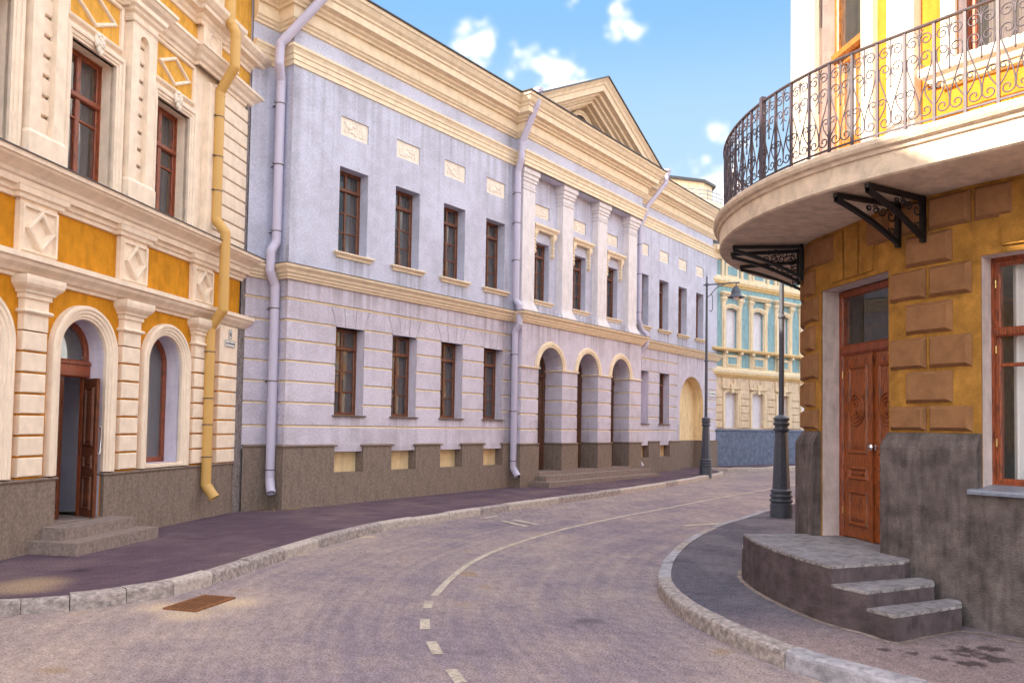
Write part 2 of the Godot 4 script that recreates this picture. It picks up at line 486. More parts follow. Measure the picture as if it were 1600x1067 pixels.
# rain marks on the lavender front: runs under the sills and ledges, damp by the downpipes, grime at the foot
func weathered(m: StandardMaterial3D) -> void:
	if not tex.has("weather"):
		var W := 1100; var H := 480
		var f := FastNoiseLite.new(); f.seed = 51; f.frequency = 0.012; f.fractal_octaves = 5; f.noise_type = FastNoiseLite.TYPE_SIMPLEX_SMOOTH
		var q := FastNoiseLite.new(); q.seed = 52; q.frequency = 0.05; q.fractal_octaves = 3; q.noise_type = FastNoiseLite.TYPE_SIMPLEX_SMOOTH
		var data := PackedByteArray(); data.resize(W * H * 3)
		var sills := WING + [[7.8, 9.2], [10.0, 11.3], [12.0, 13.3], [14.42, 15.2], [16.0, 16.8], [17.6, 18.35], [19.2, 19.92]]
		for i in W:
			var u := i * 0.02
			var run := clampf(q.get_noise_2d(i * 2.6, 3.0) * 1.6 + 0.35, 0.0, 1.0)
			var under := 0.0
			for s in sills:
				under = maxf(under, 1.0 - smoothstep(-0.02, 0.16, maxf(s[0] - u, u - s[1])))
			var damp := exp(-pow((u - 6.98) / 0.16, 2)) + 0.8 * exp(-pow((u - 14.5) / 0.15, 2)) + 0.7 * exp(-pow((u - 0.05) / 0.12, 2))
			for j in H:
				var v := j * 0.02
				var g := 0.075 * f.get_noise_2d(i, j) + 0.05 * q.get_noise_2d(i, j)
				var wob := f.get_noise_2d(i * 3.0, j * 0.35)
				for z in [[5.24, 0.5, under * 0.17], [1.97, 0.3, under * 0.12], [4.58, 0.45, 0.09], [8.76, 0.8, 0.10], [3.4, 0.3, 0.03]]:
					var dv: float = z[0] - v
					if dv > 0.0: g -= z[2] * run * exp(-dv / (z[1] * (0.5 + run + 0.6 * wob)))
				g -= damp * 0.15 * clampf(0.6 + 1.2 * wob, 0.0, 1.3)
				g -= 0.09 * clampf(1.0 - (v - 1.2) / 0.55, 0.0, 1.0) * clampf(0.5 + wob * 1.5, 0.0, 1.0)
				g = clampf(0.975 + g, 0.4, 1.0)
				var k := ((H - 1 - j) * W + i) * 3
				data[k] = int(255.0 * pow(g, 0.96)); data[k + 1] = int(255.0 * g); data[k + 2] = int(255.0 * pow(g, 1.04))
		tex["weather"] = ImageTexture.create_from_image(Image.create_from_data(W, H, false, Image.FORMAT_RGB8, data))
	m.detail_albedo = tex["weather"]
	m.uv2_scale = Vector3(1.0 / 22.0, 1.0 / 9.6, 1)

# ------------------------------------------------------------------ windows and doors
var cache := {}

func pane_mesh(w: float, h: float) -> ArrayMesh:
	var k := "pane%.3f_%.3f" % [w, h]
	if not cache.has(k):
		var sv = warp_now; warp_now = null
		var g := geo()
		g.quad(Vector3(-w / 2, -h / 2, 0), Vector3(w / 2, -h / 2, 0), Vector3(w / 2, h / 2, 0), Vector3(-w / 2, h / 2, 0))
		cache[k] = g.mesh(M.glass)
		warp_now = sv
	return cache[k]

func curtain_mesh(u0: float, u1: float, h: float, seed_: int, mat: Material) -> ArrayMesh:
	var k := "curtain%.3f_%.3f_%.3f_%d" % [u0, u1, h, seed_]
	if not cache.has(k):
		var sv = warp_now; warp_now = null
		var g := geo()
		var N := 36
		var f := func(x: float) -> float: return 0.025 * sin(x * 46.0 + seed_) + 0.014 * sin(x * 83.0 + seed_ * 2.0)
		for i in N:
			var a := lerpf(u0, u1, float(i) / N); var b := lerpf(u0, u1, float(i + 1) / N)
			g.quad(Vector3(a, 0.02, f.call(a)), Vector3(b, 0.02, f.call(b)), Vector3(b, h, f.call(b)), Vector3(a, h, f.call(a)))
		cache[k] = g.mesh(mat)
		warp_now = sv
	return cache[k]

# a wooden window, origin at the middle of its foot; rows are heights of the bars, tr of the transom
func window(parent: Node, at: Transform3D, W: float, H: float, o: Dictionary, rng: RandomNumberGenerator) -> Node3D:
	var sv = warp_now; warp_now = null
	var n := node(parent, "window", at)
	var fr: float = o.get("fr", 0.06)
	var bar: float = o.get("bar", 0.034)
	var tr: float = o.get("tr", 0.0)
	var mid: float = o.get("mid", 0.05)
	var key := "win%.2f_%.2f_%s" % [W, H, str(o)]
	var cols: Array = o.get("cols", [0.0])
	var us := [-W / 2 + fr]; for c in cols: us.append(c)
	us.append(W / 2 - fr)
	var lows: Array = o.get("rows", [])
	var vs := [fr]; for r in lows: vs.append(r)
	if tr > 0.0: vs.append(tr)
	vs.append(H - fr)
	if not cache.has(key):
		var g := geo()
		g.trim([Vector2(-W / 2 + fr, fr), Vector2(-W / 2 + fr, H - fr), Vector2(W / 2 - fr, H - fr), Vector2(W / 2 - fr, fr)], [Vector2(0, -0.05), Vector2(0, 0.0), Vector2(0.012, 0.012), Vector2(fr * 0.55, 0.012), Vector2(fr * 0.6, 0.03), Vector2(fr, 0.03), Vector2(fr, -0.05)], true)
		for c in cols: g.block(c - mid / 2, c + mid / 2, fr, H - fr, -0.04, 0.022, 0.01, 0.0, 0.01)
		for r in lows: g.block(-W / 2 + fr, W / 2 - fr, r - bar / 2, r + bar / 2, -0.03, 0.008, 0.0, 0.006, 0.008)
		if tr > 0.0: g.block(-W / 2 + fr * 0.5, W / 2 - fr * 0.5, tr - 0.04, tr + 0.04, -0.045, 0.05, 0.0, 0.015, 0.015)
		cache[key] = g.mesh(o.mat)
	put(n, "frame", cache[key])
	for i in us.size() - 1:
		for j in vs.size() - 1:
			var cw: float = us[i + 1] - us[i]; var ch: float = vs[j + 1] - vs[j]
			var b := Basis(Vector3.UP, rng.randf_range(-0.022, 0.022)) * Basis(Vector3.RIGHT, rng.randf_range(-0.022, 0.022))
			put(n, "pane", pane_mesh(cw, ch), Transform3D(b, Vector3((us[i] + us[i + 1]) / 2, (vs[j] + vs[j + 1]) / 2, -0.012)))
	if o.has("curtain"):
		for c in o.curtain:
			put(n, "curtain", curtain_mesh(c[0] * W / 2, c[1] * W / 2, H, rng.randi_range(1, 3), o.get("cloth", M.curtain)), Transform3D(Basis.IDENTITY, Vector3(0, 0, -0.14)))
	warp_now = sv
	return n

func flat(u: float, v: float, w: float) -> Transform3D:
	return Transform3D(Basis.IDENTITY, Vector3(u, v, w))

# raised panel on a door leaf, with a moulded border
func panel(g: Geo, u0: float, u1: float, v0: float, v1: float, w: float) -> void:
	g.trim([Vector2(u0, v0), Vector2(u0, v1), Vector2(u1, v1), Vector2(u1, v0)], [Vector2(-0.04, w), Vector2(-0.028, w + 0.016), Vector2(-0.014, w + 0.022), Vector2(0, w + 0.006), Vector2(0.004, w)], true)
	g.block(u0 + 0.05, u1 - 0.05, v0 + 0.05, v1 - 0.05, w - 0.01, w + 0.018, 0.03, 0.03, 0.016)

func pipe(parent: Node, pts: Array, r: float, mat: Material, bands: Array) -> void:
	var n := node(parent, "downpipe")
	var g := geo()
	for i in pts.size() - 1:
		g.tube([pts[i], pts[i + 1]], r, 16, false)
		if i > 0: g.ball(pts[i], Vector3(r, r, r) * 0.995, 8, 16)
	g.tube([pts[-1] - (pts[-1] - pts[-2]).normalized() * 0.03, pts[-1]], r * 1.06, 16, false)
	g.tube([pts[-2], pts[-1]], r * 0.92, 16, false)
	part(n, "pipe", g, mat)
	for i in range(1, pts.size() - 1):
		var a: Vector3 = pts[i]
		var d: Vector3 = (pts[i + 1] - a).normalized()
		var q := geo()
		q.tube([a + d * 0.06, a + d * 0.085], r * 1.07, 14, true)
		part(n, "seam", q, mat)
	for b in bands:
		var q := geo()
		q.tube([Vector3(b[0], b[1] - 0.009, b[2]), Vector3(b[0], b[1] + 0.009, b[2])], r * 1.05, 16, true)
		q.box(b[0] - 0.012, b[0] + 0.012, b[1] - 0.01, b[1] + 0.01, b[3], b[2] - r)
		q.box(b[0] - r - 0.06, b[0] - r, b[1] - 0.008, b[1] + 0.008, b[2] - 0.02, b[2] + 0.0)
		part(n, "clamp", q, M.sill_metal)

# ------------------------------------------------------------------ lavender building
const WING := [[1.22, 2.01], [2.84, 3.62], [4.45, 5.25], [6.08, 6.88]]
const JOINTS := [1.75, 2.2, 2.61, 3.01, 3.41, 3.80]

func course(root: Node, path: Array, a: float, b: float, mat: Material) -> void:
	var g := geo()
	g.sweep(path, [Vector2(-0.032, a), Vector2(-0.01, a), Vector2(0, a + 0.012), Vector2(0, b - 0.01), Vector2(-0.01, b), Vector2(-0.032, b)])
	part(root, "stone_course", g, mat)

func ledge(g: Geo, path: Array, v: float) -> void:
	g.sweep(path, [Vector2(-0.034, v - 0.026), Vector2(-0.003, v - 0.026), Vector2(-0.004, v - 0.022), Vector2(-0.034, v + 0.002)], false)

func relief(root: Node, u0: float, u1: float, v0: float, v1: float, w: float, sd: int) -> void:
	var n := node(root, "relief_panel")
	var g := geo()
	g.box(u0, u1, v0, v1, w - 0.03, w)
	part(n, "slab", g, M.panel)
	var r := RandomNumberGenerator.new(); r.seed = sd
	var q := geo()
	var cx := (u0 + u1) / 2; var cy := (v0 + v1) / 2
	var flip := 1.0 if sd % 2 else -1.0
	# a winged figure bending over a scroll: low relief bodies and curls
	for e in [[0.12, 0.02, 0.09, 0.05], [0.2, 0.06, 0.05, 0.07], [0.05, -0.06, 0.12, 0.035], [-0.05, -0.1, 0.06, 0.03], [0.24, -0.06, 0.03, 0.07], [-0.24, 0.0, 0.03, 0.09], [-0.2, -0.1, 0.07, 0.025], [0.26, 0.1, 0.03, 0.03], [0.0, 0.07, 0.05, 0.03]]:
		q.ball(Vector3(cx + e[0] * flip, cy + e[1], w), Vector3(e[2], e[3], 0.016), 4, 8)
	for s in [[-0.16, 0.06, 0.06], [-0.12, -0.03, 0.05], [0.16, -0.08, 0.05], [-0.28, -0.08, 0.04]]:
		var a0 := r.randf() * TAU
		var sp := spiral(Vector2(cx + s[0] * flip, cy + s[1]), s[2], 0.012, a0, a0 + flip * 4.6, 12)
		q.tube(sp.map(func(z): return z + Vector3(0, 0, w)), 0.009, 5)
	var m := part(n, "carving", q, M.panel)

func sill(root: Node, u0: float, u1: float, top: float, w: float, out: float, mat: Material) -> void:
	var g := geo()
	var o := out
	g.sweep([Vector2(u0, w - 0.05), Vector2(u0, w + o), Vector2(u1, w + o), Vector2(u1, w - 0.05)], [Vector2(-0.05, top - 0.13), Vector2(-0.02, top - 0.13), Vector2(-0.01, top - 0.09), Vector2(0.02, top - 0.065), Vector2(0.03, top - 0.05), Vector2(0.05, top - 0.05), Vector2(0.05, top - 0.02)], false)
	g.quad(Vector3(u0 - 0.05, top - 0.02, w + o + 0.05), Vector3(u1 + 0.05, top - 0.02, w + o + 0.05), Vector3(u1 + 0.05, top, w - 0.28), Vector3(u0 - 0.05, top, w - 0.28))
	g.quad(Vector3(u0, top - 0.13, w), Vector3(u1, top - 0.13, w), Vector3(u1, top - 0.13, w + o - 0.05), Vector3(u0, top - 0.13, w + o - 0.05))
	part(root, "sill", g, mat)

func lavender_building() -> void:
	warp_now = null
	var th := deg_to_rad(36.58)
	var root := node(self, "lavender_building", Transform3D(Basis(Vector3(sin(th), 0, -cos(th)), Vector3.UP, Vector3(cos(th), 0, sin(th))), Vector3(-4.353, 0, -15.193)))
	tag(root, "long lavender house with cream cornices, triangular pediment and three arched doorways", "building")
	var rng := RandomNumberGenerator.new(); rng.seed = 41
	var V := func(a: Array) -> Array: return a.map(func(q): return Vector2(q[0], q[1]))
	var F: Array = V.call([[-0.62, -0.45], [0, -0.45], [0, 0], [7.3, 0], [7.3, 0.3], [14.08, 0.3], [14.08, 0], [21.3, 0], [21.3, -6]])
	var LEFT: Array = V.call([[-0.62, -0.45], [0, -0.45], [0, 0]])
	var END: Array = V.call([[21.3, 0], [21.3, -6]])
	var wings := {"window": WING, "cols": [[0.0, 1.22], [2.01, 2.84], [3.62, 4.45], [5.25, 6.08], [6.88, 7.3]]}
	# --- bed behind the rusticated courses, with the cream joints
	var bed := geo()
	bed.wall(0, 7.3, 1.37, 4.58, -0.034, WING.map(func(h): return [h[0], h[1], 1.98, 3.79, false]), 0.0)
	bed.sweep(LEFT, [Vector2(-0.034, 1.37), Vector2(-0.034, 4.58)], false)
	bed.wall(14.08, 17.5, 1.37, 4.58, -0.034, [[14.47, 15.23, 1.98, 3.81, false], [16.08, 16.88, 1.98, 3.81, false]], 0.0)
	bed.wall(20.25, 21.3, 1.37, 4.58, -0.034, [], 0.0)
	bed.sweep(END, [Vector2(-0.034, 1.37), Vector2(-0.034, 4.58)], false)
	var rcols := [[14.08, 14.47], [15.23, 16.08], [16.88, 17.5]]
	var paths := []
	for i in 5:
		var c: Array = wings.cols[i]
		paths.append((LEFT if i == 0 else [Vector2(c[0], 0)]) + [Vector2(c[1], 0)])
	for c in rcols: paths.append([Vector2(c[0], 0), Vector2(c[1], 0)])
	paths.append([Vector2(20.25, 0)] + END)
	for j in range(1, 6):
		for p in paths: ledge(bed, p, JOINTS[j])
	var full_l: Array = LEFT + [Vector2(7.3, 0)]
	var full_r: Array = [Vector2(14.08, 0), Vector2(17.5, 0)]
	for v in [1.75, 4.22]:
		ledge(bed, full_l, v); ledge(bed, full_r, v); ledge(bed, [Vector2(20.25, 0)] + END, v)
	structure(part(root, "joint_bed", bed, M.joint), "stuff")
	# --- courses
	for p in [full_l, full_r, [Vector2(20.25, 0)] + END]:
		course(root, p, 1.30, 1.75 - 0.026, M.lavender_low)
		course(root, p, 4.236, 4.60, M.lavender_low)
	for j in 5:
		for p in paths:
			course(root, p, JOINTS[j] + 0.011, JOINTS[j + 1] - 0.026, M.lavender_low)
	for h in WING + [[14.47, 15.23], [16.08, 16.88]]:
		var g := geo()
		g.box(h[0], h[1], 1.764, 1.975, -0.27, -0.001, "lr")
		part(root, "stone_course", g, M.lavender_low)
	# --- flat arches over the lower windows: three wedge stones each, plain stones between
	for set_ in [[WING, 0.0, 7.3], [[[14.47, 15.23], [16.08, 16.88]], 14.08, 17.5]]:
		var x: float = set_[1]; var x0 := x
		for h in set_[0]:
			var d := 0.13; var a: float = h[0]; var b: float = h[1]; var t := (b - a) / 3.0
			var xs := [a + 0.02, a + t, b - t, b - 0.02]; var ys := [a - d, a + t - 0.04, b - t + 0.04, b + d]
			if x == 0.0: course(root, LEFT + [Vector2(0.3, 0)], 3.814, 4.186, M.lavender_low); x = 0.306; x0 = 0.306
			var g0 := geo(); g0.plate([Vector2(x0, 3.814), Vector2(xs[0] - 0.012, 3.814), Vector2(ys[0] - 0.012, 4.186), Vector2(x, 4.186)], 0.0, 0.032)
			part(root, "stone_course", g0, M.lavender_low)
			for k in 3:
				var g := geo()
				g.plate([Vector2(xs[k] + 0.004, 3.80), Vector2(xs[k + 1] - 0.012, 3.80), Vector2(ys[k + 1] - 0.012, 4.186), Vector2(ys[k] + 0.004, 4.186)], 0.0, 0.06)
				part(root, "wedge_stone", g, M.lavender_low)
			x = ys[3] + 0.004
			if h == set_[0][-1]:
				var g1 := geo(); g1.plate([Vector2(xs[3] + 0.004, 3.814), Vector2(set_[2], 3.814), Vector2(set_[2], 4.186), Vector2(ys[3] + 0.004, 4.186)], 0.0, 0.032)
				part(root, "stone_course", g1, M.lavender_low)
			x0 = xs[3] + 0.004
	course(root, [Vector2(20.25, 0)] + END, 3.814, 4.186, M.lavender_low)
	# --- gateway
	var gate := geo()
	gate.wall(17.5, 20.25, 1.30, 4.60, 0.0, [[17.77, 19.97, 1.30, 2.72, true]], 0.001)
	part(root, "wall", gate, M.lavender_low)
	var gr := geo(); gr.wall(17.768, 19.972, 1.30, 3.822, -0.004, [[17.77, 19.97, 1.30, 2.72, true]], 0.38); part(root, "reveal", gr, M.niche)
	var gf := geo(); gf.box(17.7, 20.05, 1.38, 3.9, -0.6, -0.375, "b")
	part(root, "gate_infill", gf, M.niche)
	var gp := geo(); gp.box(17.7, 20.05, -0.2, 1.38, -0.6, -0.34, "b")
	part(root, "plinth", gp, M.plinth)
	# --- plinth
	var pl := geo()
	pl.wall(-0.04, 7.3, -0.2, 1.345, 0.04, WING.map(func(h): return [h[0], h[1], 0.80, 1.345, false]), 0.28)
	pl.sweep(LEFT.slice(0, 2) + [Vector2(0, 0.04)], [Vector2(0.04, -0.2), Vector2(0.04, 1.345)], false)
	part(root, "plinth", pl, M.plinth)
	var pr := geo()
	pr.wall(14.08, 17.77, -0.2, 1.345, 0.04, [[14.47, 15.23, 0.82, 1.345, false], [16.08, 16.88, 0.82, 1.345, false]], 0.28)
	pr.box(17.6, 17.77, -0.2, 1.345, -0.38, 0.039)
	part(root, "plinth", pr, M.plinth)
	var pe := geo()
	pe.sweep([Vector2(19.97, -0.38), Vector2(19.97, 0)] + END, [Vector2(0.04, -0.2), Vector2(0.04, 1.345)], false)
	part(root, "plinth", pe, M.plinth)
	var caps := []
	for i in 5:
		var c: Array = wings.cols[i]
		caps.append((LEFT if i == 0 else [Vector2(c[0], -0.2), Vector2(c[0], 0)]) + [Vector2(c[1], 0)] + ([Vector2(c[1], -0.2)] if i < 4 else []))
	for c in [[14.08, 14.47], [15.23, 16.08], [16.88, 17.77]]: caps.append([Vector2(c[0], 0), Vector2(c[1], 0)])
	caps.append([Vector2(19.97, -0.38), Vector2(19.97, 0)] + END)
	for c in caps:
		var g := geo()
		g.sweep(c, [Vector2(0.02, 1.335), Vector2(0.065, 1.34), Vector2(0.07, 1.36), Vector2(0.06, 1.372), Vector2(-0.01, 1.385)])
		part(root, "plinth_cap", g, M.plinth)
	for h in WING + [[14.47, 15.23], [16.08, 16.88]]:
		var nn := node(root, "basement_niche")
		var g := geo(); g.box(h[0] - 0.01, h[1] + 0.01, 0.75, 1.25, -0.3, -0.2, "b")
		part(nn, "niche_back", g, M.niche)
		var g2 := geo(); g2.box(h[0] + 0.001, h[1] - 0.001, 1.23, 1.36, -0.24, -0.002, "b")
		part(nn, "lintel", g2, M.lavender_low)
	# --- windows of the wings
	var low := {"mat": M.frame_brown, "tr": 1.40, "rows": [0.49, 0.92], "curtain": [[-0.1, 0.25], [0.5, 1.0]]}
	var up := {"mat": M.frame_brown, "tr": 1.38, "rows": [0.48, 0.89], "curtain": [[0.35, 1.0]]}
	for h in WING + [[14.47, 15.23], [16.08, 16.88]]:
		var g := geo()
		var top := 3.79
		g.wall(h[0] - 0.001, h[1] + 0.001, 1.975, top + 0.001, -0.03, [[h[0], h[1], 1.976, top, false]], 0.25)
		g.box(h[0], h[1], 3.79, 3.80, -0.28, -0.002, "b")
		part(root, "reveal", g, M.reveal)
		if h[0] == 14.47:
			var b := geo(); b.box(h[0] - 0.01, h[1] + 0.01, 1.97, 3.82, -0.4, -0.27, "b"); part(root, "blind_window", b, M.lavender_low)
		else:
			window(root, flat((h[0] + h[1]) / 2, 1.98, -0.27), h[1] - h[0], 1.81, low, rng)
		var s := geo(); s.box(h[0] - 0.05, h[1] + 0.05, 1.95, 1.977, -0.26, 0.05); part(root, "sill", s, M.sill_metal)
	var ups := WING + [[14.42, 15.17], [16.0, 16.76], [17.6, 18.35], [19.2, 19.92]]
	var hl := []; var hr := []
	for i in 8:
		var h: Array = ups[i]
		(hl if i < 4 else hr).append([h[0], h[1], 5.35, 7.12, false])
		(hl if i < 4 else hr).append([h[0], h[1] - 0.02, 7.78, 8.18, false])
	var wl := geo(); wl.wall(0, 7.3, 4.86, 8.78, 0.0, hl, 0.27); wl.sweep(LEFT, [Vector2(0, 4.86), Vector2(0, 8.78)], false)
	part(root, "wall", wl, M.lavender)
	var wr := geo(); wr.wall(14.08, 21.3, 4.86, 8.78, 0.0, hr, 0.27); wr.sweep(END, [Vector2(0, 4.86), Vector2(0, 8.78)], false)
	part(root, "wall", wr, M.lavender)
	for i in 8:
		var h: Array = ups[i]
		window(root, flat((h[0] + h[1]) / 2, 5.35, -0.27), h[1] - h[0], 1.77, up, rng)
		sill(root, h[0] - 0.08, h[1] + 0.12, 5.35, 0.0, 0.05, M.cream)
		relief(root, h[0], h[1] - 0.02, 7.78, 8.18, -0.03, i)
	# --- middle part: piers, arches, doors, steps
	var piers := [[7.3, 8.09], [9.28, 10.09], [11.29, 12.09], [13.29, 14.08]]
	var arches := [8.685, 10.69, 12.69]
	for i in 4:
		var p: Array = piers[i]
		var path := [Vector2(p[0], 0.0 if i == 0 else -0.28), Vector2(p[0], 0.3), Vector2(p[1], 0.3), Vector2(p[1], 0.0 if i == 3 else -0.28)]
		var b := geo(); b.sweep(path, [Vector2(-0.034, 1.33), Vector2(-0.034, 3.42)], false)
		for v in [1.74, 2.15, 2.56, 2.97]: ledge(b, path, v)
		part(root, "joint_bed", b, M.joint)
		var vs := [1.33, 1.74, 2.15, 2.56, 2.97, 3.40]
		for k in 5: course(root, path, vs[k] + 0.011, vs[k + 1] - 0.026, M.lavender_low)
		var q := geo(); q.sweep(path, [Vector2(0.03, -0.2), Vector2(0.03, 1.33)], false)
		part(root, "plinth", q, M.plinth)
		var c := geo(); c.sweep(path, [Vector2(0.01, 1.32), Vector2(0.055, 1.325), Vector2(0.06, 1.35), Vector2(-0.01, 1.37)])
		part(root, "plinth_cap", c, M.plinth)
		var im := geo(); im.sweep(path, [Vector2(-0.02, 3.362), Vector2(0.025, 3.372), Vector2(0.045, 3.392), Vector2(0.045, 3.41), Vector2(-0.03, 3.43)])
		part(root, "impost", im, M.cream)
	var cw := geo()
	cw.wall(7.3, 14.08, 3.41, 4.60, 0.3, arches.map(func(c): return [c - 0.6, c + 0.6, 3.41, 3.41, true]), 0.58)
	cw.box(7.3, 14.08, 3.41, 4.6, 0.0, 0.3, "fbtd")
	part(root, "wall", cw, M.lavender_low)
	for c in arches:
		var g := geo()
		g.trim(arc2(Vector2(c, 3.41), 0.6, PI, 0.0, 24), [Vector2(0, 0.2), Vector2(0, 0.33), Vector2(0.05, 0.335), Vector2(0.06, 0.352), Vector2(0.135, 0.352), Vector2(0.15, 0.33), Vector2(0.165, 0.3)])
		part(root, "archivolt", g, M.cream)
		arched_door(root, c, 0.6, 0.58, 3.41, -0.30)
	var st := node(root, "stairs")
	for s in [[7.75, 14.35, -0.1, 0.345, 0.30, 0.92], [8.0, 14.15, 0.1, 0.49, 0.30, 0.66], [8.09, 13.29, 0.1, 0.585, -0.34, 0.36]]:
		var g := geo()
		g.block(s[0], s[1], s[2], s[3], s[4], s[5], 0.006, 0.0, 0.006)
		part(st, "step", g, M.step)
	# --- string course, upper middle
	var sc := geo()
	sc.sweep(F, [Vector2(0, 4.575), Vector2(0.05, 4.58), Vector2(0.06, 4.62), Vector2(0.09, 4.63), Vector2(0.1, 4.67), Vector2(0.13, 4.69), Vector2(0.15, 4.74), Vector2(0.2, 4.78), Vector2(0.215, 4.8), Vector2(0.215, 4.845), Vector2(-0.02, 4.9)])
	part(root, "string_course", sc, M.cream)
	var sr := geo(); sr.sweep(F, [Vector2(0.2, 4.848), Vector2(0.232, 4.843), Vector2(0.232, 4.852), Vector2(-0.01, 4.91), Vector2(-0.01, 4.9)])
	part(root, "flashing", sr, M.roof)
	var cu := geo()
	cu.wall(7.3, 14.08, 4.86, 8.85, -0.05, arches.map(func(c): return [c - 0.36, c + 0.36, 5.33, 6.97, false]) + arches.map(func(c): return [c - 0.36, c + 0.36, 7.68, 8.04, false]), 0.22)
	cu.box(7.3, 14.08, 4.86, 5.15, -0.06, 0.12, "bd")
	cu.box(7.3, 14.08, 8.752, 8.85, -0.06, 0.3, "bft")
	part(root, "wall", cu, M.lavender)
	for c in [7.72, 9.69, 11.69, 13.68]:
		var n := node(root, "pilaster")
		var g := geo()
		g.sweep([Vector2(c - 0.28, -0.06), Vector2(c - 0.28, 0.17), Vector2(c + 0.28, 0.17), Vector2(c + 0.28, -0.06)], [Vector2(0.1, 4.86), Vector2(0.1, 4.95), Vector2(0.02, 5.12), Vector2(0, 5.2), Vector2(0, 8.3)], false)
		part(n, "shaft", g, M.pilaster)
		var k := geo()
		k.sweep([Vector2(c - 0.28, -0.06), Vector2(c - 0.28, 0.17), Vector2(c + 0.28, 0.17), Vector2(c + 0.28, -0.06)], [Vector2(0, 8.2), Vector2(0.02, 8.21), Vector2(0.02, 8.25), Vector2(0.0, 8.27), Vector2(0.0, 8.42), Vector2(0.03, 8.43), Vector2(0.03, 8.5), Vector2(0.06, 8.52), Vector2(0.06, 8.6), Vector2(0.1, 8.64), Vector2(0.1, 8.8)], false)
		part(n, "capital", k, M.pilaster)
	for i in 3:
		var c: float = arches[i]
		window(root, flat(c, 5.33, -0.25), 0.72, 1.64, {"mat": M.frame_brown, "tr": 1.28, "rows": [0.44, 0.83], "curtain": [[0.0, 1.0]]}, rng)
		sill(root, c - 0.47, c + 0.47, 5.33, -0.05, 0.08, M.cream)
		relief(root, c - 0.36, c + 0.36, 7.68, 8.04, -0.09, i + 9)
		var hn := node(root, "window_hood")
		var g := geo()
		g.sweep([Vector2(c - 0.52, -0.06), Vector2(c - 0.52, 0.08), Vector2(c + 0.52, 0.08), Vector2(c + 0.52, -0.06)], [Vector2(-0.1, 7.26), Vector2(0, 7.27), Vector2(0.01, 7.31), Vector2(0.05, 7.35), Vector2(0.07, 7.37), Vector2(0.07, 7.42), Vector2(-0.12, 7.45)], false)
		part(hn, "cornice", g, M.cream)
		for s in [-1, 1]:
			var k := geo()
			var x: float = c + s * 0.46
			k.sweep([Vector2(x - 0.045, -0.06), Vector2(x - 0.045, 0.05), Vector2(x + 0.045, 0.05), Vector2(x + 0.045, -0.06)], [Vector2(-0.03, 6.6), Vector2(0, 6.66), Vector2(-0.02, 6.75), Vector2(-0.01, 6.9), Vector2(-0.03, 6.98), Vector2(0.0, 7.1), Vector2(0.03, 7.16), Vector2(0.04, 7.27)], false)
			for y in 5: k.ball(Vector3(x, 6.68 + y * 0.1, 0.04), Vector3(0.035, 0.04, 0.03), 4, 8)
			part(hn, "console", k, M.cream)
	# --- entablature and cornice
	var E := F.duplicate()
	var ar := geo()
	ar.sweep(E, [Vector2(0, 8.78), Vector2(0.03, 8.785), Vector2(0.03, 8.87), Vector2(0.05, 8.88), Vector2(0.05, 8.97), Vector2(0.07, 8.98), Vector2(0.075, 9.03), Vector2(0.10, 9.08), Vector2(0.125, 9.10), Vector2(0.125, 9.15), Vector2(0, 9.17)])
	part(root, "architrave", ar, M.cream)
	var fz := geo(); fz.sweep(E, [Vector2(0.0, 9.15), Vector2(0.0, 9.58)], false)
	part(root, "frieze", fz, M.lavender)
	var co := geo()
	co.sweep(E, [Vector2(0, 9.52), Vector2(0.04, 9.53), Vector2(0.045, 9.57), Vector2(0.08, 9.59), Vector2(0.1, 9.63), Vector2(0.13, 9.65), Vector2(0.135, 9.69), Vector2(0.14, 9.88), Vector2(0.2, 9.88), Vector2(0.21, 9.92), Vector2(0.27, 9.95), Vector2(0.28, 10.0), Vector2(0.40, 10.02), Vector2(0.405, 10.16), Vector2(0.44, 10.18), Vector2(0.445, 10.22), Vector2(0.5, 10.27), Vector2(0.55, 10.36), Vector2(0.58, 10.38), Vector2(0.585, 10.45), Vector2(0, 10.47)])
	part(root, "cornice", co, M.cream)
	var re := geo()
	re.sweep(E, [Vector2(0.5, 10.452), Vector2(0.625, 10.452), Vector2(0.63, 10.475), Vector2(0.3, 10.56), Vector2(-4.5, 11.6)])
	part(root, "roof", re, M.roof)
	# --- pediment
	var pd := node(root, "pediment")
	var tip := [Vector2(6.98, 10.44), Vector2(10.69, 12.26), Vector2(14.40, 10.44)]
	var rk := geo()
	rk.trim(tip, [Vector2(-0.66, -0.12), Vector2(-0.655, 0.14), Vector2(-0.6, 0.16), Vector2(-0.595, 0.3), Vector2(-0.52, 0.33), Vector2(-0.5, 0.42), Vector2(-0.44, 0.44), Vector2(-0.43, 0.55), Vector2(-0.36, 0.58), Vector2(-0.34, 0.72), Vector2(-0.19, 0.735), Vector2(-0.17, 0.77), Vector2(-0.1, 0.8), Vector2(-0.03, 0.87), Vector2(0.0, 0.875), Vector2(0.02, 0.6)])
	part(pd, "raking_cornice", rk, M.cream)
	var rr := geo()
	rr.trim(tip, [Vector2(-0.012, 0.876), Vector2(-0.005, 0.91), Vector2(0.03, 0.91), Vector2(0.04, -5.0)])
	part(pd, "roof", rr, M.roof)
	var ty := geo()
	ty.plate([Vector2(7.3, 10.3), Vector2(14.08, 10.3), Vector2(14.08, 10.6), Vector2(10.69, 12.2), Vector2(7.3, 10.6)], -0.1, 0.2)
	part(pd, "tympanum", ty, M.lavender)
	var fl := geo(); fl.quad(Vector3(7.0, 10.475, 0.9), Vector3(14.38, 10.475, 0.9), Vector3(14.38, 10.62, -0.15), Vector3(7.0, 10.62, -0.15)); part(pd, "flashing", fl, M.roof)
	var lu := node(root, "lunette_window")
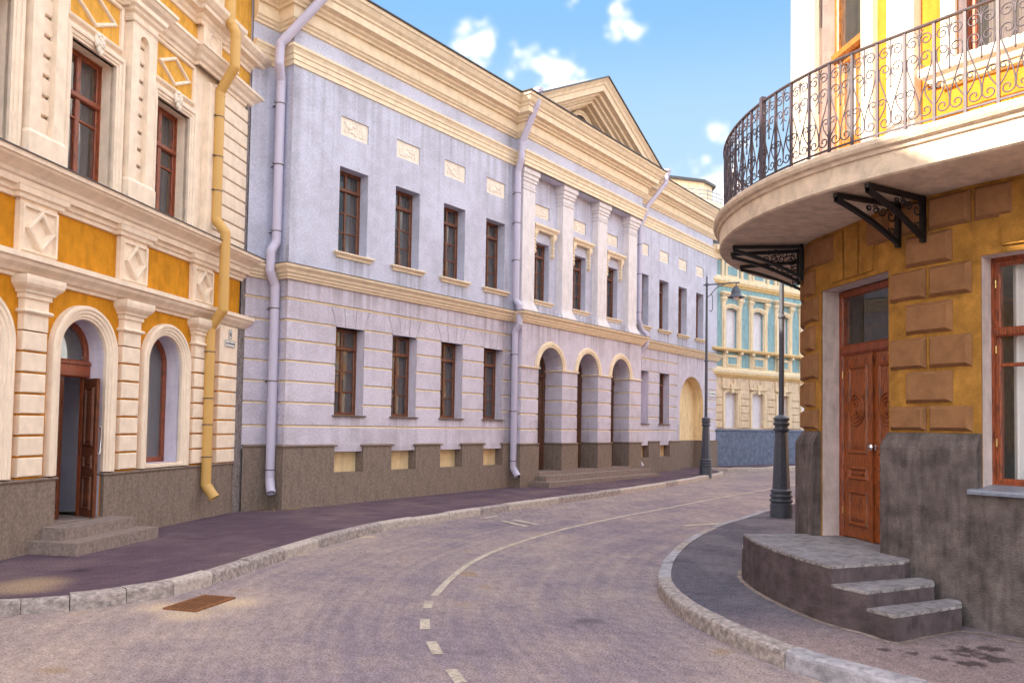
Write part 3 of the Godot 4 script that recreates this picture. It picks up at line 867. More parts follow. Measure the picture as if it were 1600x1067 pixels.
	var lg := geo(); lg.plate(arc2(Vector2(10.69, 10.7), 0.6, PI, 0, 20), -0.09, 0.02); part(lu, "pane", lg, M.dark)
	var la := geo(); la.trim(arc2(Vector2(10.69, 10.7), 0.58, PI, 0, 20), [Vector2(0, -0.1), Vector2(0, -0.03), Vector2(0.06, -0.02), Vector2(0.08, -0.0), Vector2(0.14, 0.0), Vector2(0.16, -0.1)]); part(lu, "archivolt", la, M.cream)
	for k in 6:
		var b := geo(); var x := 10.69 - 0.45 + k * 0.18
		b.box(x - 0.015, x + 0.015, 10.6, 10.7 + sqrt(maxf(0.0, 0.34 - pow(x - 10.69, 2))), -0.085, -0.06); part(lu, "bar", b, M.frame_brown)
	# --- the rest of the shell
	var sh := geo()
	sh.box(-0.58, 21.2, -0.2, 11.2, -9.0, -8.8); sh.box(-0.62, -0.6, -0.2, 11.0, -9, -0.5); sh.box(21.1, 21.29, 1.0, 10.4, -9, -6.0)
	sh.box(-0.58, 21.25, 10.3, 10.4, -9, -0.1); sh.box(-0.58, 21.25, 4.6, 4.7, -9, -0.5)
	sh.quad(Vector3(-0.62, 11.6, -4.9), Vector3(21.3, 11.6, -4.4), Vector3(21.3, 10.6, -9), Vector3(-0.62, 10.6, -9))
	part(root, "rear_wall", sh, M.lavender)
	# --- downpipes
	pipe(root, [Vector3(0.46, 10.5, 0.62), Vector3(0.42, 10.3, 0.56), Vector3(-0.25, 9.12, -0.1), Vector3(-0.27, 8.72, -0.1), Vector3(-0.13, 8.45, -0.21), Vector3(-0.13, 5.3, -0.22), Vector3(-0.27, 5.08, -0.2), Vector3(-0.27, 4.7, -0.2), Vector3(-0.13, 4.45, -0.22), Vector3(-0.13, 0.72, -0.22), Vector3(-0.2, 0.47, -0.08)], 0.088, M.pipe_blue, [[-0.13, 8.0, -0.21, -0.45], [-0.13, 6.8, -0.21, -0.45], [-0.13, 5.5, -0.22, -0.45], [-0.13, 4.0, -0.22, -0.45], [-0.13, 2.6, -0.22, -0.45], [-0.13, 0.9, -0.22, -0.45]])
	pipe(root, [Vector3(7.17, 10.5, 0.80), Vector3(7.17, 10.25, 0.76), Vector3(7.17, 9.35, 0.31), Vector3(7.17, 8.9, 0.29), Vector3(7.2, 8.6, 0.16), Vector3(7.2, 5.15, 0.15), Vector3(7.2, 4.98, 0.28), Vector3(7.2, 4.5, 0.28), Vector3(7.2, 4.3, 0.15), Vector3(7.2, 0.72, 0.15), Vector3(7.2, 0.5, 0.3)], 0.088, M.pipe_blue, [[7.2, 8.0, 0.16, 0.0], [7.2, 7.2, 0.16, 0.0], [7.2, 6.2, 0.15, 0.0], [7.2, 3.7, 0.15, 0.0], [7.2, 2.2, 0.15, 0.0], [7.2, 0.9, 0.15, 0.0]])
	pipe(root, [Vector3(15.02, 10.5, 0.74), Vector3(15.0, 10.2, 0.7), Vector3(14.42, 9.3, 0.28), Vector3(14.40, 9.05, 0.26), Vector3(14.24, 8.6, 0.14), Vector3(14.24, 5.45, 0.13), Vector3(14.42, 5.1, 0.16), Vector3(14.5, 4.98, 0.3), Vector3(14.42, 4.6, 0.32), Vector3(14.22, 4.3, 0.12), Vector3(14.22, 0.8, 0.12), Vector3(14.3, 0.55, 0.26)], 0.075, M.pipe_blue, [[14.24, 8.0, 0.14, 0.0], [14.24, 7.0, 0.14, 0.0], [14.24, 5.7, 0.13, 0.0]])
	for q in [[7.17, 10.46, 0.8], [15.02, 10.46, 0.74]]:
		var g := geo(); g.lathe(Vector3(q[0], q[1], q[2]), [Vector2(0.085, 0), Vector2(0.12, 0.14), Vector2(0.13, 0.14), Vector2(0.13, 0.2), Vector2(0.09, 0.2)], 14); part(root, "hopper", g, M.pipe_blue)

func arched_door(root: Node, c: float, r: float, v0: float, spring: float, w: float) -> void:
	var n := node(root, "door")
	var f := geo()
	f.trim([Vector2(c - r, v0)] + arc2(Vector2(c, spring), r, PI, 0, 20) + [Vector2(c + r, v0)], [Vector2(-0.09, w - 0.06), Vector2(-0.09, w), Vector2(-0.07, w + 0.02), Vector2(0.02, w + 0.02)])
	f.block(c - r, c + r, spring - 0.2, spring - 0.08, w - 0.06, w + 0.04, 0, 0.02, 0.02)
	f.box(c - 0.03, c + 0.03, spring - 0.08, spring + r - 0.05, w - 0.05, w + 0.01)
	part(n, "frame", f, M.door_dark)
	var gl := geo(); gl.plate(arc2(Vector2(c, spring - 0.08), r - 0.02, PI, 0, 20), w - 0.03, 0.006); part(n, "pane", gl, M.glass)
	for s in [-1, 1]:
		var g := geo()
		var a: float = c + (0.0 if s > 0 else -r + 0.08); var b: float = c + (r - 0.08 if s > 0 else 0.0)
		g.box(a + 0.003, b - 0.003, v0, spring - 0.2, w - 0.06, w - 0.01, "b")
		panel(g, a + 0.09, b - 0.09, v0 + 0.15, v0 + 0.65, w - 0.01)
		panel(g, a + 0.09, b - 0.09, v0 + 0.78, v0 + 1.0, w - 0.01)
		panel(g, a + 0.09, b - 0.09, v0 + 1.13, spring - 0.32, w - 0.01)
		part(n, "leaf", g, M.door_dark)
	var k := geo(); k.ball(Vector3(c + 0.06, v0 + 1.05, w + 0.04), Vector3(0.03, 0.03, 0.03)); part(n, "knob", k, M.brass)

# ------------------------------------------------------------------ ochre building by the pavement
func broken(a: float, b: float, cs: Array, h: float, d: float) -> Array:
	var o := [Vector2(a, 0)]
	for c in cs:
		o.append_array([Vector2(c - h, 0), Vector2(c - h, d), Vector2(c + h, d), Vector2(c + h, 0)])
	o.append_array([Vector2(b, 0), Vector2(b, -1.0)])
	return o

func mask(root: Node, u: float, v: float, w: float) -> void:
	var g := geo()
	g.ball(Vector3(u, v, w), Vector3(0.075, 0.11, 0.05), 8, 12)
	for s in [-1, 1]:
		g.ball(Vector3(u + s * 0.03, v + 0.025, w + 0.035), Vector3(0.018, 0.012, 0.02), 4, 8)
		g.ball(Vector3(u + s * 0.032, v + 0.05, w + 0.035), Vector3(0.028, 0.01, 0.02), 4, 8)
		g.ball(Vector3(u + s * 0.04, v - 0.015, w + 0.03), Vector3(0.026, 0.026, 0.02), 4, 8)
		g.ball(Vector3(u + s * 0.075, v + 0.02, w), Vector3(0.025, 0.09, 0.03), 4, 8)
		g.ball(Vector3(u + s * 0.05, v + 0.1, w + 0.01), Vector3(0.04, 0.035, 0.035), 4, 8)
		g.ball(Vector3(u + s * 0.03, v - 0.09, w + 0.01), Vector3(0.03, 0.05, 0.03), 4, 8)
	g.ball(Vector3(u, v + 0.005, w + 0.055), Vector3(0.014, 0.035, 0.02), 4, 8)
	g.ball(Vector3(u, v - 0.045, w + 0.042), Vector3(0.03, 0.012, 0.016), 4, 8)
	g.ball(Vector3(u, v - 0.12, w + 0.01), Vector3(0.03, 0.05, 0.03), 4, 8)
	g.ball(Vector3(u, v + 0.12, w + 0.015), Vector3(0.035, 0.03, 0.03), 4, 8)
	part(root, "mask_keystone", g, M.panel)

func ochre_building() -> void:
	warp_now = null
	var th := deg_to_rad(8.82)
	var root := node(self, "ochre_building", Transform3D(Basis(Vector3(sin(th), 0, -cos(th)), Vector3.UP, Vector3(cos(th), 0, sin(th))), Vector3(-5.168, 0, -14.842)))
	tag(root, "ochre and white house with diamond panels, arched openings and a half open door", "building")
	var rng := RandomNumberGenerator.new(); rng.seed = 17
	var A := -17.0; var Z := 0.42
	var arches := []; var pils := []
	for i in 4: arches.append(-2.33 - 1.89 * i)
	for i in 5: pils.append(-1.385 - 1.89 * i)
	pils.reverse()
	var lower_holes := []
	for i in 4:
		lower_holes.append([arches[i] - 0.45, arches[i] + 0.45, 0.46 if i == 1 else 1.14, 2.70, true])
	# walls
	var g := geo()
	g.wall(A, -0.2, 0.3, 3.6, 0.0, lower_holes, 0.001)
	g.box(A, 0.02, 3.75, 4.55, -0.1, 0.0, "btd")
	part(root, "wall", g, M.ochre)
	g = geo()
	var uh := arches.map(func(c): return [c - 0.45, c + 0.45, 4.95, 6.83, false])
	g.wall(A, 0.05, 4.85, 7.9, 0.0, uh, 0.24)
	part(root, "wall", g, M.white)
	g = geo(); g.box(A, Z, 8.1, 8.65, -0.1, 0.0, "btd"); g.box(A, Z, 8.9, 11.4, -0.1, 0.0, "btd"); g.box(Z - 0.01, Z, 4.6, 11.4, -1.0, 0.0, "bl")
	part(root, "wall", g, M.ochre_pale)
	g = geo(); g.box(-0.19, 0.36, -0.2, 3.62, -1.0, 0.055, "bl"); g.box(0.02, 0.36, 3.62, 4.5, -1.0, 0.03, "bl"); g.box(0.0, 0.36, 4.5, 7.85, -1.0, 0.045, "bl")
	part(root, "party_wall", g, M.party)
	# plinth
	g = geo()
	g.wall(A, -0.16, -0.2, 1.03, 0.057, [[arches[1] - 0.47, arches[1] + 0.47, 0.46, 1.03, false]], 0.34)
	g.box(-0.19, -0.14, -0.2, 1.03, -0.2, 0.057, "bl")
	part(root, "plinth", g, M.plinth)
	for s in [[A, arches[1] - 0.47], [arches[1] + 0.47, -0.14]]:
		g = geo()
		g.sweep([Vector2(s[0], -0.05), Vector2(s[0], 0.05), Vector2(s[1], 0.05), Vector2(s[1], -0.05)], [Vector2(-0.02, 1.02), Vector2(0.02, 1.025), Vector2(0.03, 1.045), Vector2(0.02, 1.06), Vector2(-0.06, 1.075)], false)
		part(root, "plinth_cap", g, M.plinth)
	# arched openings
	for i in 4:
		var c: float = arches[i]
		var hh: Array = lower_holes[i]
		g = geo()
		g.wall(hh[0] - 0.001, hh[1] + 0.001, hh[2] - 0.001, 3.152, -0.004, [hh], 0.30)
		part(root, "reveal", g, M.reveal)
		g = geo()
		var base := 1.08
		g.trim([Vector2(c - 0.45, base)] + arc2(Vector2(c, 2.70), 0.45, PI, 0, 24) + [Vector2(c + 0.45, base)], [Vector2(0, -0.02), Vector2(0, 0.045), Vector2(0.03, 0.05), Vector2(0.035, 0.065), Vector2(0.075, 0.07), Vector2(0.08, 0.085), Vector2(0.12, 0.09), Vector2(0.13, 0.105), Vector2(0.165, 0.105), Vector2(0.18, 0.085), Vector2(0.185, 0.0)])
		part(root, "archivolt", g, M.white)
		if i == 1:
			ochre_door(root, c)
		else:
			var n := node(root, "arched_window")
			g = geo()
			g.trim([Vector2(c - 0.45, 1.14)] + arc2(Vector2(c, 2.70), 0.45, PI, 0, 24) + [Vector2(c + 0.45, 1.14)], [Vector2(-0.075, -0.30), Vector2(-0.075, -0.25), Vector2(-0.06, -0.235), Vector2(0, -0.235)])
			g.block(c - 0.45, c + 0.45, 1.14, 1.22, -0.3, -0.235, 0, 0.01, 0.01)
			part(n, "frame", g, M.frame_red)
			g = geo(); g.plate([Vector2(c + 0.4, 1.2), Vector2(c - 0.4, 1.2)] + arc2(Vector2(c, 2.70), 0.4, PI, 0, 20), -0.262, 0.006)
			part(n, "pane", g, M.glass)
			put(n, "blind", curtain_mesh(-0.43, 0.43, 1.95, 2, M.curtain), flat(c, 1.2, -0.36))
			g = geo(); g.block(c - 0.5, c + 0.5, 1.075, 1.135, -0.25, 0.07, 0.01, 0.01, 0.01)
			part(root, "sill", g, M.white)
	# lower pilasters
	for c in pils:
		var n := node(root, "pilaster")
		var hw := 0.2
		g = geo(); g.box(c - hw + 0.02, c + hw - 0.02, 1.06, 3.0, -0.02, 0.045, "bd"); part(n, "core", g, M.ochre)
		for k in 7:
			g = geo(); var y := 1.095 + 0.2565 * k
			g.block(c - hw, c + hw, y, y + 0.23, -0.01, 0.09, 0.012, 0.012, 0.012)
			part(n, "block", g, M.white)
		g = geo()
		g.sweep([Vector2(c - hw, -0.02), Vector2(c - hw, 0.09), Vector2(c + hw, 0.09), Vector2(c + hw, -0.02)], [Vector2(0, 2.88), Vector2(0, 3.08), Vector2(0.03, 3.085), Vector2(0.045, 3.105), Vector2(0.03, 3.13), Vector2(0, 3.14), Vector2(0, 3.26), Vector2(0.025, 3.265), Vector2(0.025, 3.32), Vector2(0.05, 3.33), Vector2(0.06, 3.36), Vector2(0.1, 3.40), Vector2(0.12, 3.43), Vector2(0.13, 3.48), Vector2(0.13, 3.53)], false)
		part(n, "capital", g, M.white)
		# pedestal with a diamond above the band
		var d := node(root, "diamond_panel")
		g = geo(); g.box(c - 0.31, c + 0.31, 3.78, 4.50, -0.02, 0.07, "b"); part(d, "slab", g, M.white)
		g = geo(); g.trim([Vector2(c - 0.26, 3.86), Vector2(c - 0.26, 4.36), Vector2(c + 0.26, 4.36), Vector2(c + 0.26, 3.86)], [Vector2(0, 0.07), Vector2(0.003, 0.105), Vector2(0.03, 0.108), Vector2(0.05, 0.07)], true); part(d, "border", g, M.white)
		g = geo(); g.trim([Vector2(c - 0.2, 4.11), Vector2(c, 4.34), Vector2(c + 0.2, 4.11), Vector2(c, 3.88)], [Vector2(-0.04, 0.07), Vector2(-0.03, 0.125), Vector2(0.0, 0.135), Vector2(0.018, 0.125), Vector2(0.022, 0.07)], true); part(d, "diamond", g, M.white)
	# band, sill cornice
	g = geo()
	g.sweep([Vector2(A, 0), Vector2(0.0, 0), Vector2(0.0, -0.6)], [Vector2(0, 3.5), Vector2(0.04, 3.505), Vector2(0.05, 3.54), Vector2(0.09, 3.56), Vector2(0.12, 3.6), Vector2(0.17, 3.65), Vector2(0.19, 3.69), Vector2(0.22, 3.71), Vector2(0.22, 3.775), Vector2(0, 3.81)])
	part(root, "string_course", g, M.white)
	g = geo()
	g.sweep(broken(A, 0.0, pils, 0.34, 0.07).slice(0, -1) + [Vector2(0.0, -0.6)], [Vector2(0, 4.45), Vector2(0.04, 4.455), Vector2(0.05, 4.5), Vector2(0.08, 4.52), Vector2(0.09, 4.58), Vector2(0.1, 4.6)], false)
	part(root, "bed_moulding", g, M.white)
	g = geo()
	g.sweep([Vector2(A, 0.05), Vector2(0.04, 0.05), Vector2(0.04, -0.6)], [Vector2(0, 4.58), Vector2(0.09, 4.585), Vector2(0.1, 4.66), Vector2(0.13, 4.68), Vector2(0.15, 4.72), Vector2(0.20, 4.76), Vector2(0.27, 4.81), Vector2(0.285, 4.84), Vector2(0.31, 4.845), Vector2(0.315, 4.905), Vector2(-0.05, 4.96)])
	part(root, "sill_cornice", g, M.white)
	g = geo()
	g.sweep([Vector2(A, 0.05), Vector2(0.04, 0.05), Vector2(0.04, -0.6)], [Vector2(0.3, 4.907), Vector2(0.335, 4.903), Vector2(0.335, 4.915), Vector2(-0.04, 4.975), Vector2(-0.04, 4.965)])
	part(root, "flashing", g, M.roof)
	# upper windows
	for i in 4:
		var c: float = arches[i]
		window(root, flat(c, 4.95, -0.22), 0.9, 1.88, {"mat": M.frame_red, "fr": 0.07, "tr": 1.27, "rows": [0.96], "cols": [-0.0], "mid": 0.09, "curtain": [[0.25, 1.0]]}, rng)
		g = geo()
		g.trim([Vector2(c - 0.45, 4.9), Vector2(c - 0.45, 6.83), Vector2(c + 0.45, 6.83), Vector2(c + 0.45, 4.9)], [Vector2(0, -0.05), Vector2(0, 0.04), Vector2(0.03, 0.045), Vector2(0.035, 0.06), Vector2(0.08, 0.065), Vector2(0.085, 0.085), Vector2(0.12, 0.09), Vector2(0.145, 0.075), Vector2(0.15, 0)])
		part(root, "window_surround", g, M.white)
		mask(root, c, 6.93, 0.1)
		var n := node(root, "overdoor_panel")
		g = geo(); g.box(c - 0.58, c + 0.58, 7.08, 7.74, -0.02, 0.012, "b"); part(n, "field", g, M.ochre_pale)
		g = geo(); g.trim([Vector2(c - 0.555, 7.09), Vector2(c - 0.555, 7.72), Vector2(c + 0.555, 7.72), Vector2(c + 0.555, 7.09)], [Vector2(-0.045, 0.012), Vector2(-0.04, 0.045), Vector2(-0.02, 0.06), Vector2(0.005, 0.05), Vector2(0.03, 0.0)], true); part(n, "border", g, M.white)
		g = geo(); g.trim([Vector2(c - 0.4, 7.41), Vector2(c, 7.62), Vector2(c + 0.4, 7.41), Vector2(c, 7.2)], [Vector2(-0.03, 0.012), Vector2(-0.02, 0.045), Vector2(0, 0.055), Vector2(0.02, 0.045), Vector2(0.03, 0.012)], true); part(n, "diamond", g, M.white)
	# upper pilasters with a round-headed groove
	for c in pils.slice(0, -1):
		var n := node(root, "pilaster")
		g = geo()
		g.wall(c - 0.29, c + 0.29, 5.3, 7.62, 0.13, [[c - 0.11, c + 0.11, 5.3, 7.38, true]], 0.1)
		g.box(c - 0.29, c + 0.29, 5.3, 7.62, -0.02, 0.13, "fbtd")
		part(n, "shaft", g, M.white)
		for k in 9:
			g = geo(); var y := 5.31 + 0.255 * k
			g.block(c - 0.11, c + 0.11, y + 0.02, y + 0.235, 0.0, 0.055, 0.0, 0.012, 0.012)
			part(n, "block", g, M.white)
		g = geo(); g.sweep([Vector2(c - 0.29, -0.02), Vector2(c - 0.29, 0.13), Vector2(c + 0.29, 0.13), Vector2(c + 0.29, -0.02)], [Vector2(0.035, 4.9), Vector2(0.035, 5.26), Vector2(0.0, 5.31)], false); g.box(c - 0.29, c + 0.29, 5.25, 5.31, 0.0, 0.129, "b"); part(n, "base", g, M.white)
		g = geo(); g.sweep([Vector2(c - 0.29, -0.02), Vector2(c - 0.29, 0.13), Vector2(c + 0.29, 0.13), Vector2(c + 0.29, -0.02)], [Vector2(-0.02, 7.6), Vector2(0.02, 7.61), Vector2(0.03, 7.64), Vector2(0.01, 7.66), Vector2(0.01, 7.72), Vector2(0.05, 7.75), Vector2(0.06, 7.79), Vector2(0.1, 7.82), Vector2(0.1, 7.88)], false); g.box(c - 0.29, c + 0.29, 7.58, 7.7, 0.0, 0.135, "b"); part(n, "capital", g, M.white)
	var last: float = pils[-1]
	g = geo(); g.box(last - 0.05, last + 0.16, 4.9, 7.62, -0.02, 0.12, "b"); part(root, "pilaster", g, M.white)
	# quoins at the end of the house
	for k in 11:
		g = geo(); var y := 4.92 + 0.2565 * k
		g.block(-1.16, 0.03, y, y + 0.232, -0.02, 0.06, 0.01, 0.012, 0.012); part(root, "quoin", g, M.white)
	for k in 8:
		g = geo(); var y := 1.075 + 0.2565 * k
		g.block(-0.8, -0.17, y, (y + 0.23) if k < 7 else 3.53, -0.02, 0.09, 0.012, 0.012, 0.012); part(root, "quoin", g, M.white)
	g = geo(); g.box(-0.78, -0.19, 1.06, 3.5, -0.02, 0.06, "b"); part(root, "quoin_bed", g, M.ochre)
	# top entablature, attic
	g = geo()
	var br := broken(A, Z, pils, 0.38, 0.1)
	g.sweep(br, [Vector2(0, 7.78), Vector2(0.03, 7.785), Vector2(0.04, 7.83), Vector2(0.08, 7.86), Vector2(0.1, 7.92), Vector2(0.15, 7.97), Vector2(0.18, 8.02), Vector2(0.2, 8.03), Vector2(0.2, 8.08), Vector2(-0.02, 8.12)], false)
	part(root, "architrave", g, M.white)
	for c in pils:
		var n := node(root, "attic_panel")
		g = geo(); g.box(c - 0.3, c + 0.3, 8.05, 8.6, -0.02, 0.12, "b"); part(n, "slab", g, M.white)
		g = geo(); g.trim(arc2(Vector2(c, 8.33), 0.13, PI, -PI, 20), [Vector2(-0.02, 0.12), Vector2(-0.01, 0.145), Vector2(0.01, 0.145), Vector2(0.02, 0.12)], false); part(n, "oval", g, M.white)
		g = geo(); g.trim([Vector2(c - 0.24, 8.12), Vector2(c - 0.24, 8.52), Vector2(c + 0.24, 8.52), Vector2(c + 0.24, 8.12)], [Vector2(-0.02, 0.12), Vector2(-0.01, 0.14), Vector2(0.01, 0.14), Vector2(0.02, 0.12)], true); part(n, "border", g, M.white)
	g = geo()
	g.sweep(br, [Vector2(0, 8.48), Vector2(0.03, 8.485), Vector2(0.04, 8.54), Vector2(0.08, 8.57), Vector2(0.09, 8.63), Vector2(0.19, 8.65), Vector2(0.2, 8.71), Vector2(0.23, 8.73), Vector2(0.29, 8.8), Vector2(0.3, 8.86), Vector2(-0.02, 8.92)], false)
	part(root, "cornice", g, M.white)
	for c in pils:
		g = geo(); g.box(c - 0.33, c + 0.33, 8.9, 11.4, -0.02, 0.12, "b"); part(root, "attic_pilaster", g, M.white)
	g = geo(); g.sweep([Vector2(A, 0), Vector2(Z, 0), Vector2(Z, -1)], [Vector2(0, 11.3), Vector2(0.1, 11.35), Vector2(0.15, 11.5), Vector2(0.3, 11.68), Vector2(0.32, 11.84), Vector2(0, 11.89)]); part(root, "cornice", g, M.white)
	# shell and roof
	g = geo()
	g.box(A, Z - 0.02, -0.2, 11.5, -9.2, -9.0); g.box(A - 0.2, A, -0.2, 11.5, -9, 0.2); g.box(Z - 0.06, Z - 0.03, 0.0, 11.4, -9, -0.95)
	g.box(A, Z - 0.06, 4.6, 4.7, -9, -0.45)
	part(root, "rear_wall", g, M.ochre_pale)
	g = geo(); g.quad(Vector3(A, 11.88, 0.1), Vector3(Z, 11.88, 0.1), Vector3(Z, 12.2, -4.5), Vector3(A, 12.2, -4.5)); g.quad(Vector3(A, 12.2, -4.5), Vector3(Z, 12.2, -4.5), Vector3(Z, 11.5, -9.1), Vector3(A, 11.5, -9.1)); part(root, "roof", g, M.roof)
	# steps
	var st := node(root, "stairs")
	for s in [[-5.1, -3.42, 0.05, 0.295, 0.04, 0.70], [-4.93, -3.55, 0.2, 0.445, 0.0, 0.42]]:
		g = geo(); g.block(s[0], s[1], s[2], s[3], s[4], s[5], 0.008, 0.0, 0.008); part(st, "step", g, M.step)
	g = geo(); g.box(arches[1] - 0.47, arches[1] + 0.47, 0.2, 0.462, -1.6, 0.045); part(st, "threshold", g, M.step)
	pipe(root, [Vector3(-1.27, 10.9, 0.36), Vector3(-1.27, 8.75, 0.36), Vector3(-1.25, 8.55, 0.46), Vector3(-1.25, 7.95, 0.46), Vector3(-1.2, 7.55, 0.17), Vector3(-1.2, 5.3, 0.17), Vector3(-1.25, 5.05, 0.38), Vector3(-1.25, 3.72, 0.38), Vector3(-1.22, 3.42, 0.14), Vector3(-1.22, 0.72, 0.14), Vector3(-1.2, 0.5, 0.3)], 0.085, M.pipe_yellow, [[-1.2, 7.1, 0.17, 0.0], [-1.2, 6.4, 0.17, 0.0], [-1.2, 5.8, 0.17, 0.0], [-1.22, 3.0, 0.14, 0.0], [-1.22, 2.2, 0.14, 0.0], [-1.22, 1.75, 0.14, 0.0], [-1.22, 1.2, 0.14, 0.0]])
	# plates with the street name and number
	sign_plate("street_name_plate", root, flat(-0.475, 3.22, 0.093), 0.34, 0.12, "ул. ТВЕРСКАЯ", 0.046, "white street name plate on the ochre house beside its yellow downpipe")
	sign_plate("house_number_plate", root, flat(-0.475, 3.39, 0.093), 0.085, 0.17, "6", 0.10, "small white house number plate above the street name plate")

func sign_plate(called: String, on: Node3D, at: Transform3D, w: float, h: float, text: String, size: float, label: String) -> void:
	var n := node(self, called, on.transform * at)
	tag(n, label, "sign")
	var g := geo()
	g.block(-w / 2, w / 2, -h / 2, h / 2, 0.0, 0.018, 0.004, 0.004, 0.004)
	part(n, "plate", g, M.sign)
	g = geo()
	g.trim([Vector2(-w / 2 + 0.008, -h / 2 + 0.008), Vector2(-w / 2 + 0.008, h / 2 - 0.008), Vector2(w / 2 - 0.008, h / 2 - 0.008), Vector2(w / 2 - 0.008, -h / 2 + 0.008)], [Vector2(0, 0.018), Vector2(0, 0.021), Vector2(0.005, 0.021), Vector2(0.005, 0.018)], true)
	part(n, "border", g, M.ink)
	var t := TextMesh.new()
	var f := SystemFont.new(); f.font_names = PackedStringArray(["Droid Sans"]); f.font_weight = 700
	t.font = f; t.text = text; t.font_size = 32; t.pixel_size = size / 32.0; t.depth = 0.003; t.material = M.ink
	put(n, "lettering", t, flat(0, 0, 0.0195))

func ochre_door(root: Node, c: float) -> void:
	var n := node(root, "door")
	var g := geo()
	g.trim([Vector2(c - 0.45, 0.46)] + arc2(Vector2(c, 2.70), 0.45, PI, 0, 24) + [Vector2(c + 0.45, 0.46)], [Vector2(-0.07, -0.30), Vector2(-0.07, -0.25), Vector2(-0.055, -0.23), Vector2(0, -0.23)])
	g.block(c - 0.45, c + 0.45, 2.38, 2.62, -0.3, -0.2, 0, 0.02, 0.02)
	g.block(c - 0.44, c + 0.44, 2.55, 2.6, -0.3, -0.18, 0, 0.01, 0.01)
	part(n, "frame", g, M.frame_red)
	g = geo(); g.plate([Vector2(c + 0.38, 2.6), Vector2(c - 0.38, 2.6)] + arc2(Vector2(c, 2.70), 0.4, PI, 0, 20), -0.262, 0.006); part(n, "pane", g, M.glass)
	var leaf := func() -> Geo:
		var q := geo()
		q.box(0, 0.385, 0.0, 1.9, -0.045, 0.0)
		for s in [[0.1, 0.55], [0.66, 0.85], [0.97, 1.78]]: panel(q, 0.07, 0.32, s[0], s[1], 0.0)
		return q
	put(n, "leaf", leaf.call().mesh(M.door_left), Transform3D(Basis.IDENTITY, Vector3(c - 0.385, 0.47, -0.25)))
	var o := Basis(Vector3.UP, deg_to_rad(180.0 + 62.0))
	var b := Transform3D(o, Vector3(c + 0.385, 0.47, -0.25))
	put(n, "leaf", leaf.call().mesh(M.door_left), b)
	g = geo(); g.tube([Vector3(0.33, 0.85, -0.05), Vector3(0.33, 0.87, -0.1), Vector3(0.33, 1.05, -0.11), Vector3(0.33, 1.23, -0.1), Vector3(0.33, 1.25, -0.05)], 0.011, 8)
	put(n, "handle", g.mesh(M.chrome), b)
	g = geo()
	g.box(c - 0.9, c + 0.9, 0.46, 3.2, -1.62, -1.6, "b"); g.box(c - 0.9, c - 0.88, 0.46, 3.2, -1.6, -0.32); g.box(c + 0.88, c + 0.9, 0.46, 3.2, -1.6, -0.32)
	part(n, "lobby_wall", g, M.reveal)

# ------------------------------------------------------------------ corner building on a curved plan
var plan_p := PackedVector2Array()
var plan_n := PackedVector2Array()
var plan_s0 := 0.0
const STEP := 0.02
const HOME := Vector3(3.68, 0, -7.63)

func catmull(P: Array, n: int) -> Array:
	var o := []
	for i in P.size() - 1:
		var p1: Vector2 = P[i]; var p2: Vector2 = P[i + 1]
		var p0: Vector2 = P[i - 1] if i > 0 else p1 * 2.0 - p2
		var p3: Vector2 = P[i + 2] if i + 2 < P.size() else p2 * 2.0 - p1
		for k in n:
			var t := float(k) / n
			o.append(0.5 * (2.0 * p1 + (p2 - p0) * t + (2.0 * p0 - 5.0 * p1 + 4.0 * p2 - p3) * t * t + (3.0 * p1 - p0 - 3.0 * p2 + p3) * t * t * t))
	o.append(P[-1])
	return o

func lay_plan() -> void:
	var P := [[12.0, 15.9], [8.0, 13.2], [5.2, 11.3], [4.6, 10.9], [4.0, 10.4], [3.62, 9.78], [3.44, 9.2], [3.51, 8.65], [3.58, 8.2], [3.68, 7.63], [3.85, 7.27], [4.06, 6.92], [4.30, 6.61], [4.916, 5.822], [5.532, 5.034], [6.764, 3.458], [9.228, 0.306]]
	var Q := catmull(P.map(func(a): return Vector2(a[0], -a[1])), 14)
	var acc := 0.0
	for i in Q.size() - 1:
		if i == 9 * 14: plan_s0 = acc
		acc += (Q[i + 1] - Q[i]).length()
	var i := 0
	var done := 0.0
	var at := 0.0
	while at < acc and i < Q.size() - 1:
		var L: float = (Q[i + 1] - Q[i]).length()
		if at > done + L:
			done += L; i += 1
			continue
		plan_p.append(Q[i].lerp(Q[i + 1], (at - done) / L))
		at += STEP
	var n := plan_p.size()
	for k in n:
		var d := (plan_p[mini(k + 3, n - 1)] - plan_p[maxi(k - 3, 0)]).normalized()
		plan_n.append(Vector2(-d.y, d.x))
	# outward is towards the street
	if plan_n[int(plan_s0 / STEP)].x > 0.0:
		for k in n: plan_n[k] = -plan_n[k]

func on_plan(a: Vector3) -> Vector3:
	var k := clampf((a.x + plan_s0) / STEP, 0.0, plan_p.size() - 1.001)
	var i := int(k)
	var q := plan_p[i].lerp(plan_p[i + 1], k - i) + plan_n[i].lerp(plan_n[i + 1], k - i) * a.z
	return Vector3(q.x, a.y, q.y) - HOME

const HUB := Vector2(5.78, -8.85)
const EDGE := 3.36
func on_edge(a: Vector3) -> Vector3:
	var f := deg_to_rad(38.0)
	var n := Vector2(-cos(f), sin(f))
	var q: Vector2
	if a.x > 0.0:
		q = HUB + n * (EDGE + a.z) + Vector2(0.616, 0.788) * a.x
	else:
		f += a.x / EDGE
		q = HUB + Vector2(-cos(f), sin(f)) * (EDGE + a.z)
	return Vector3(q.x, a.y, q.y) - HOME

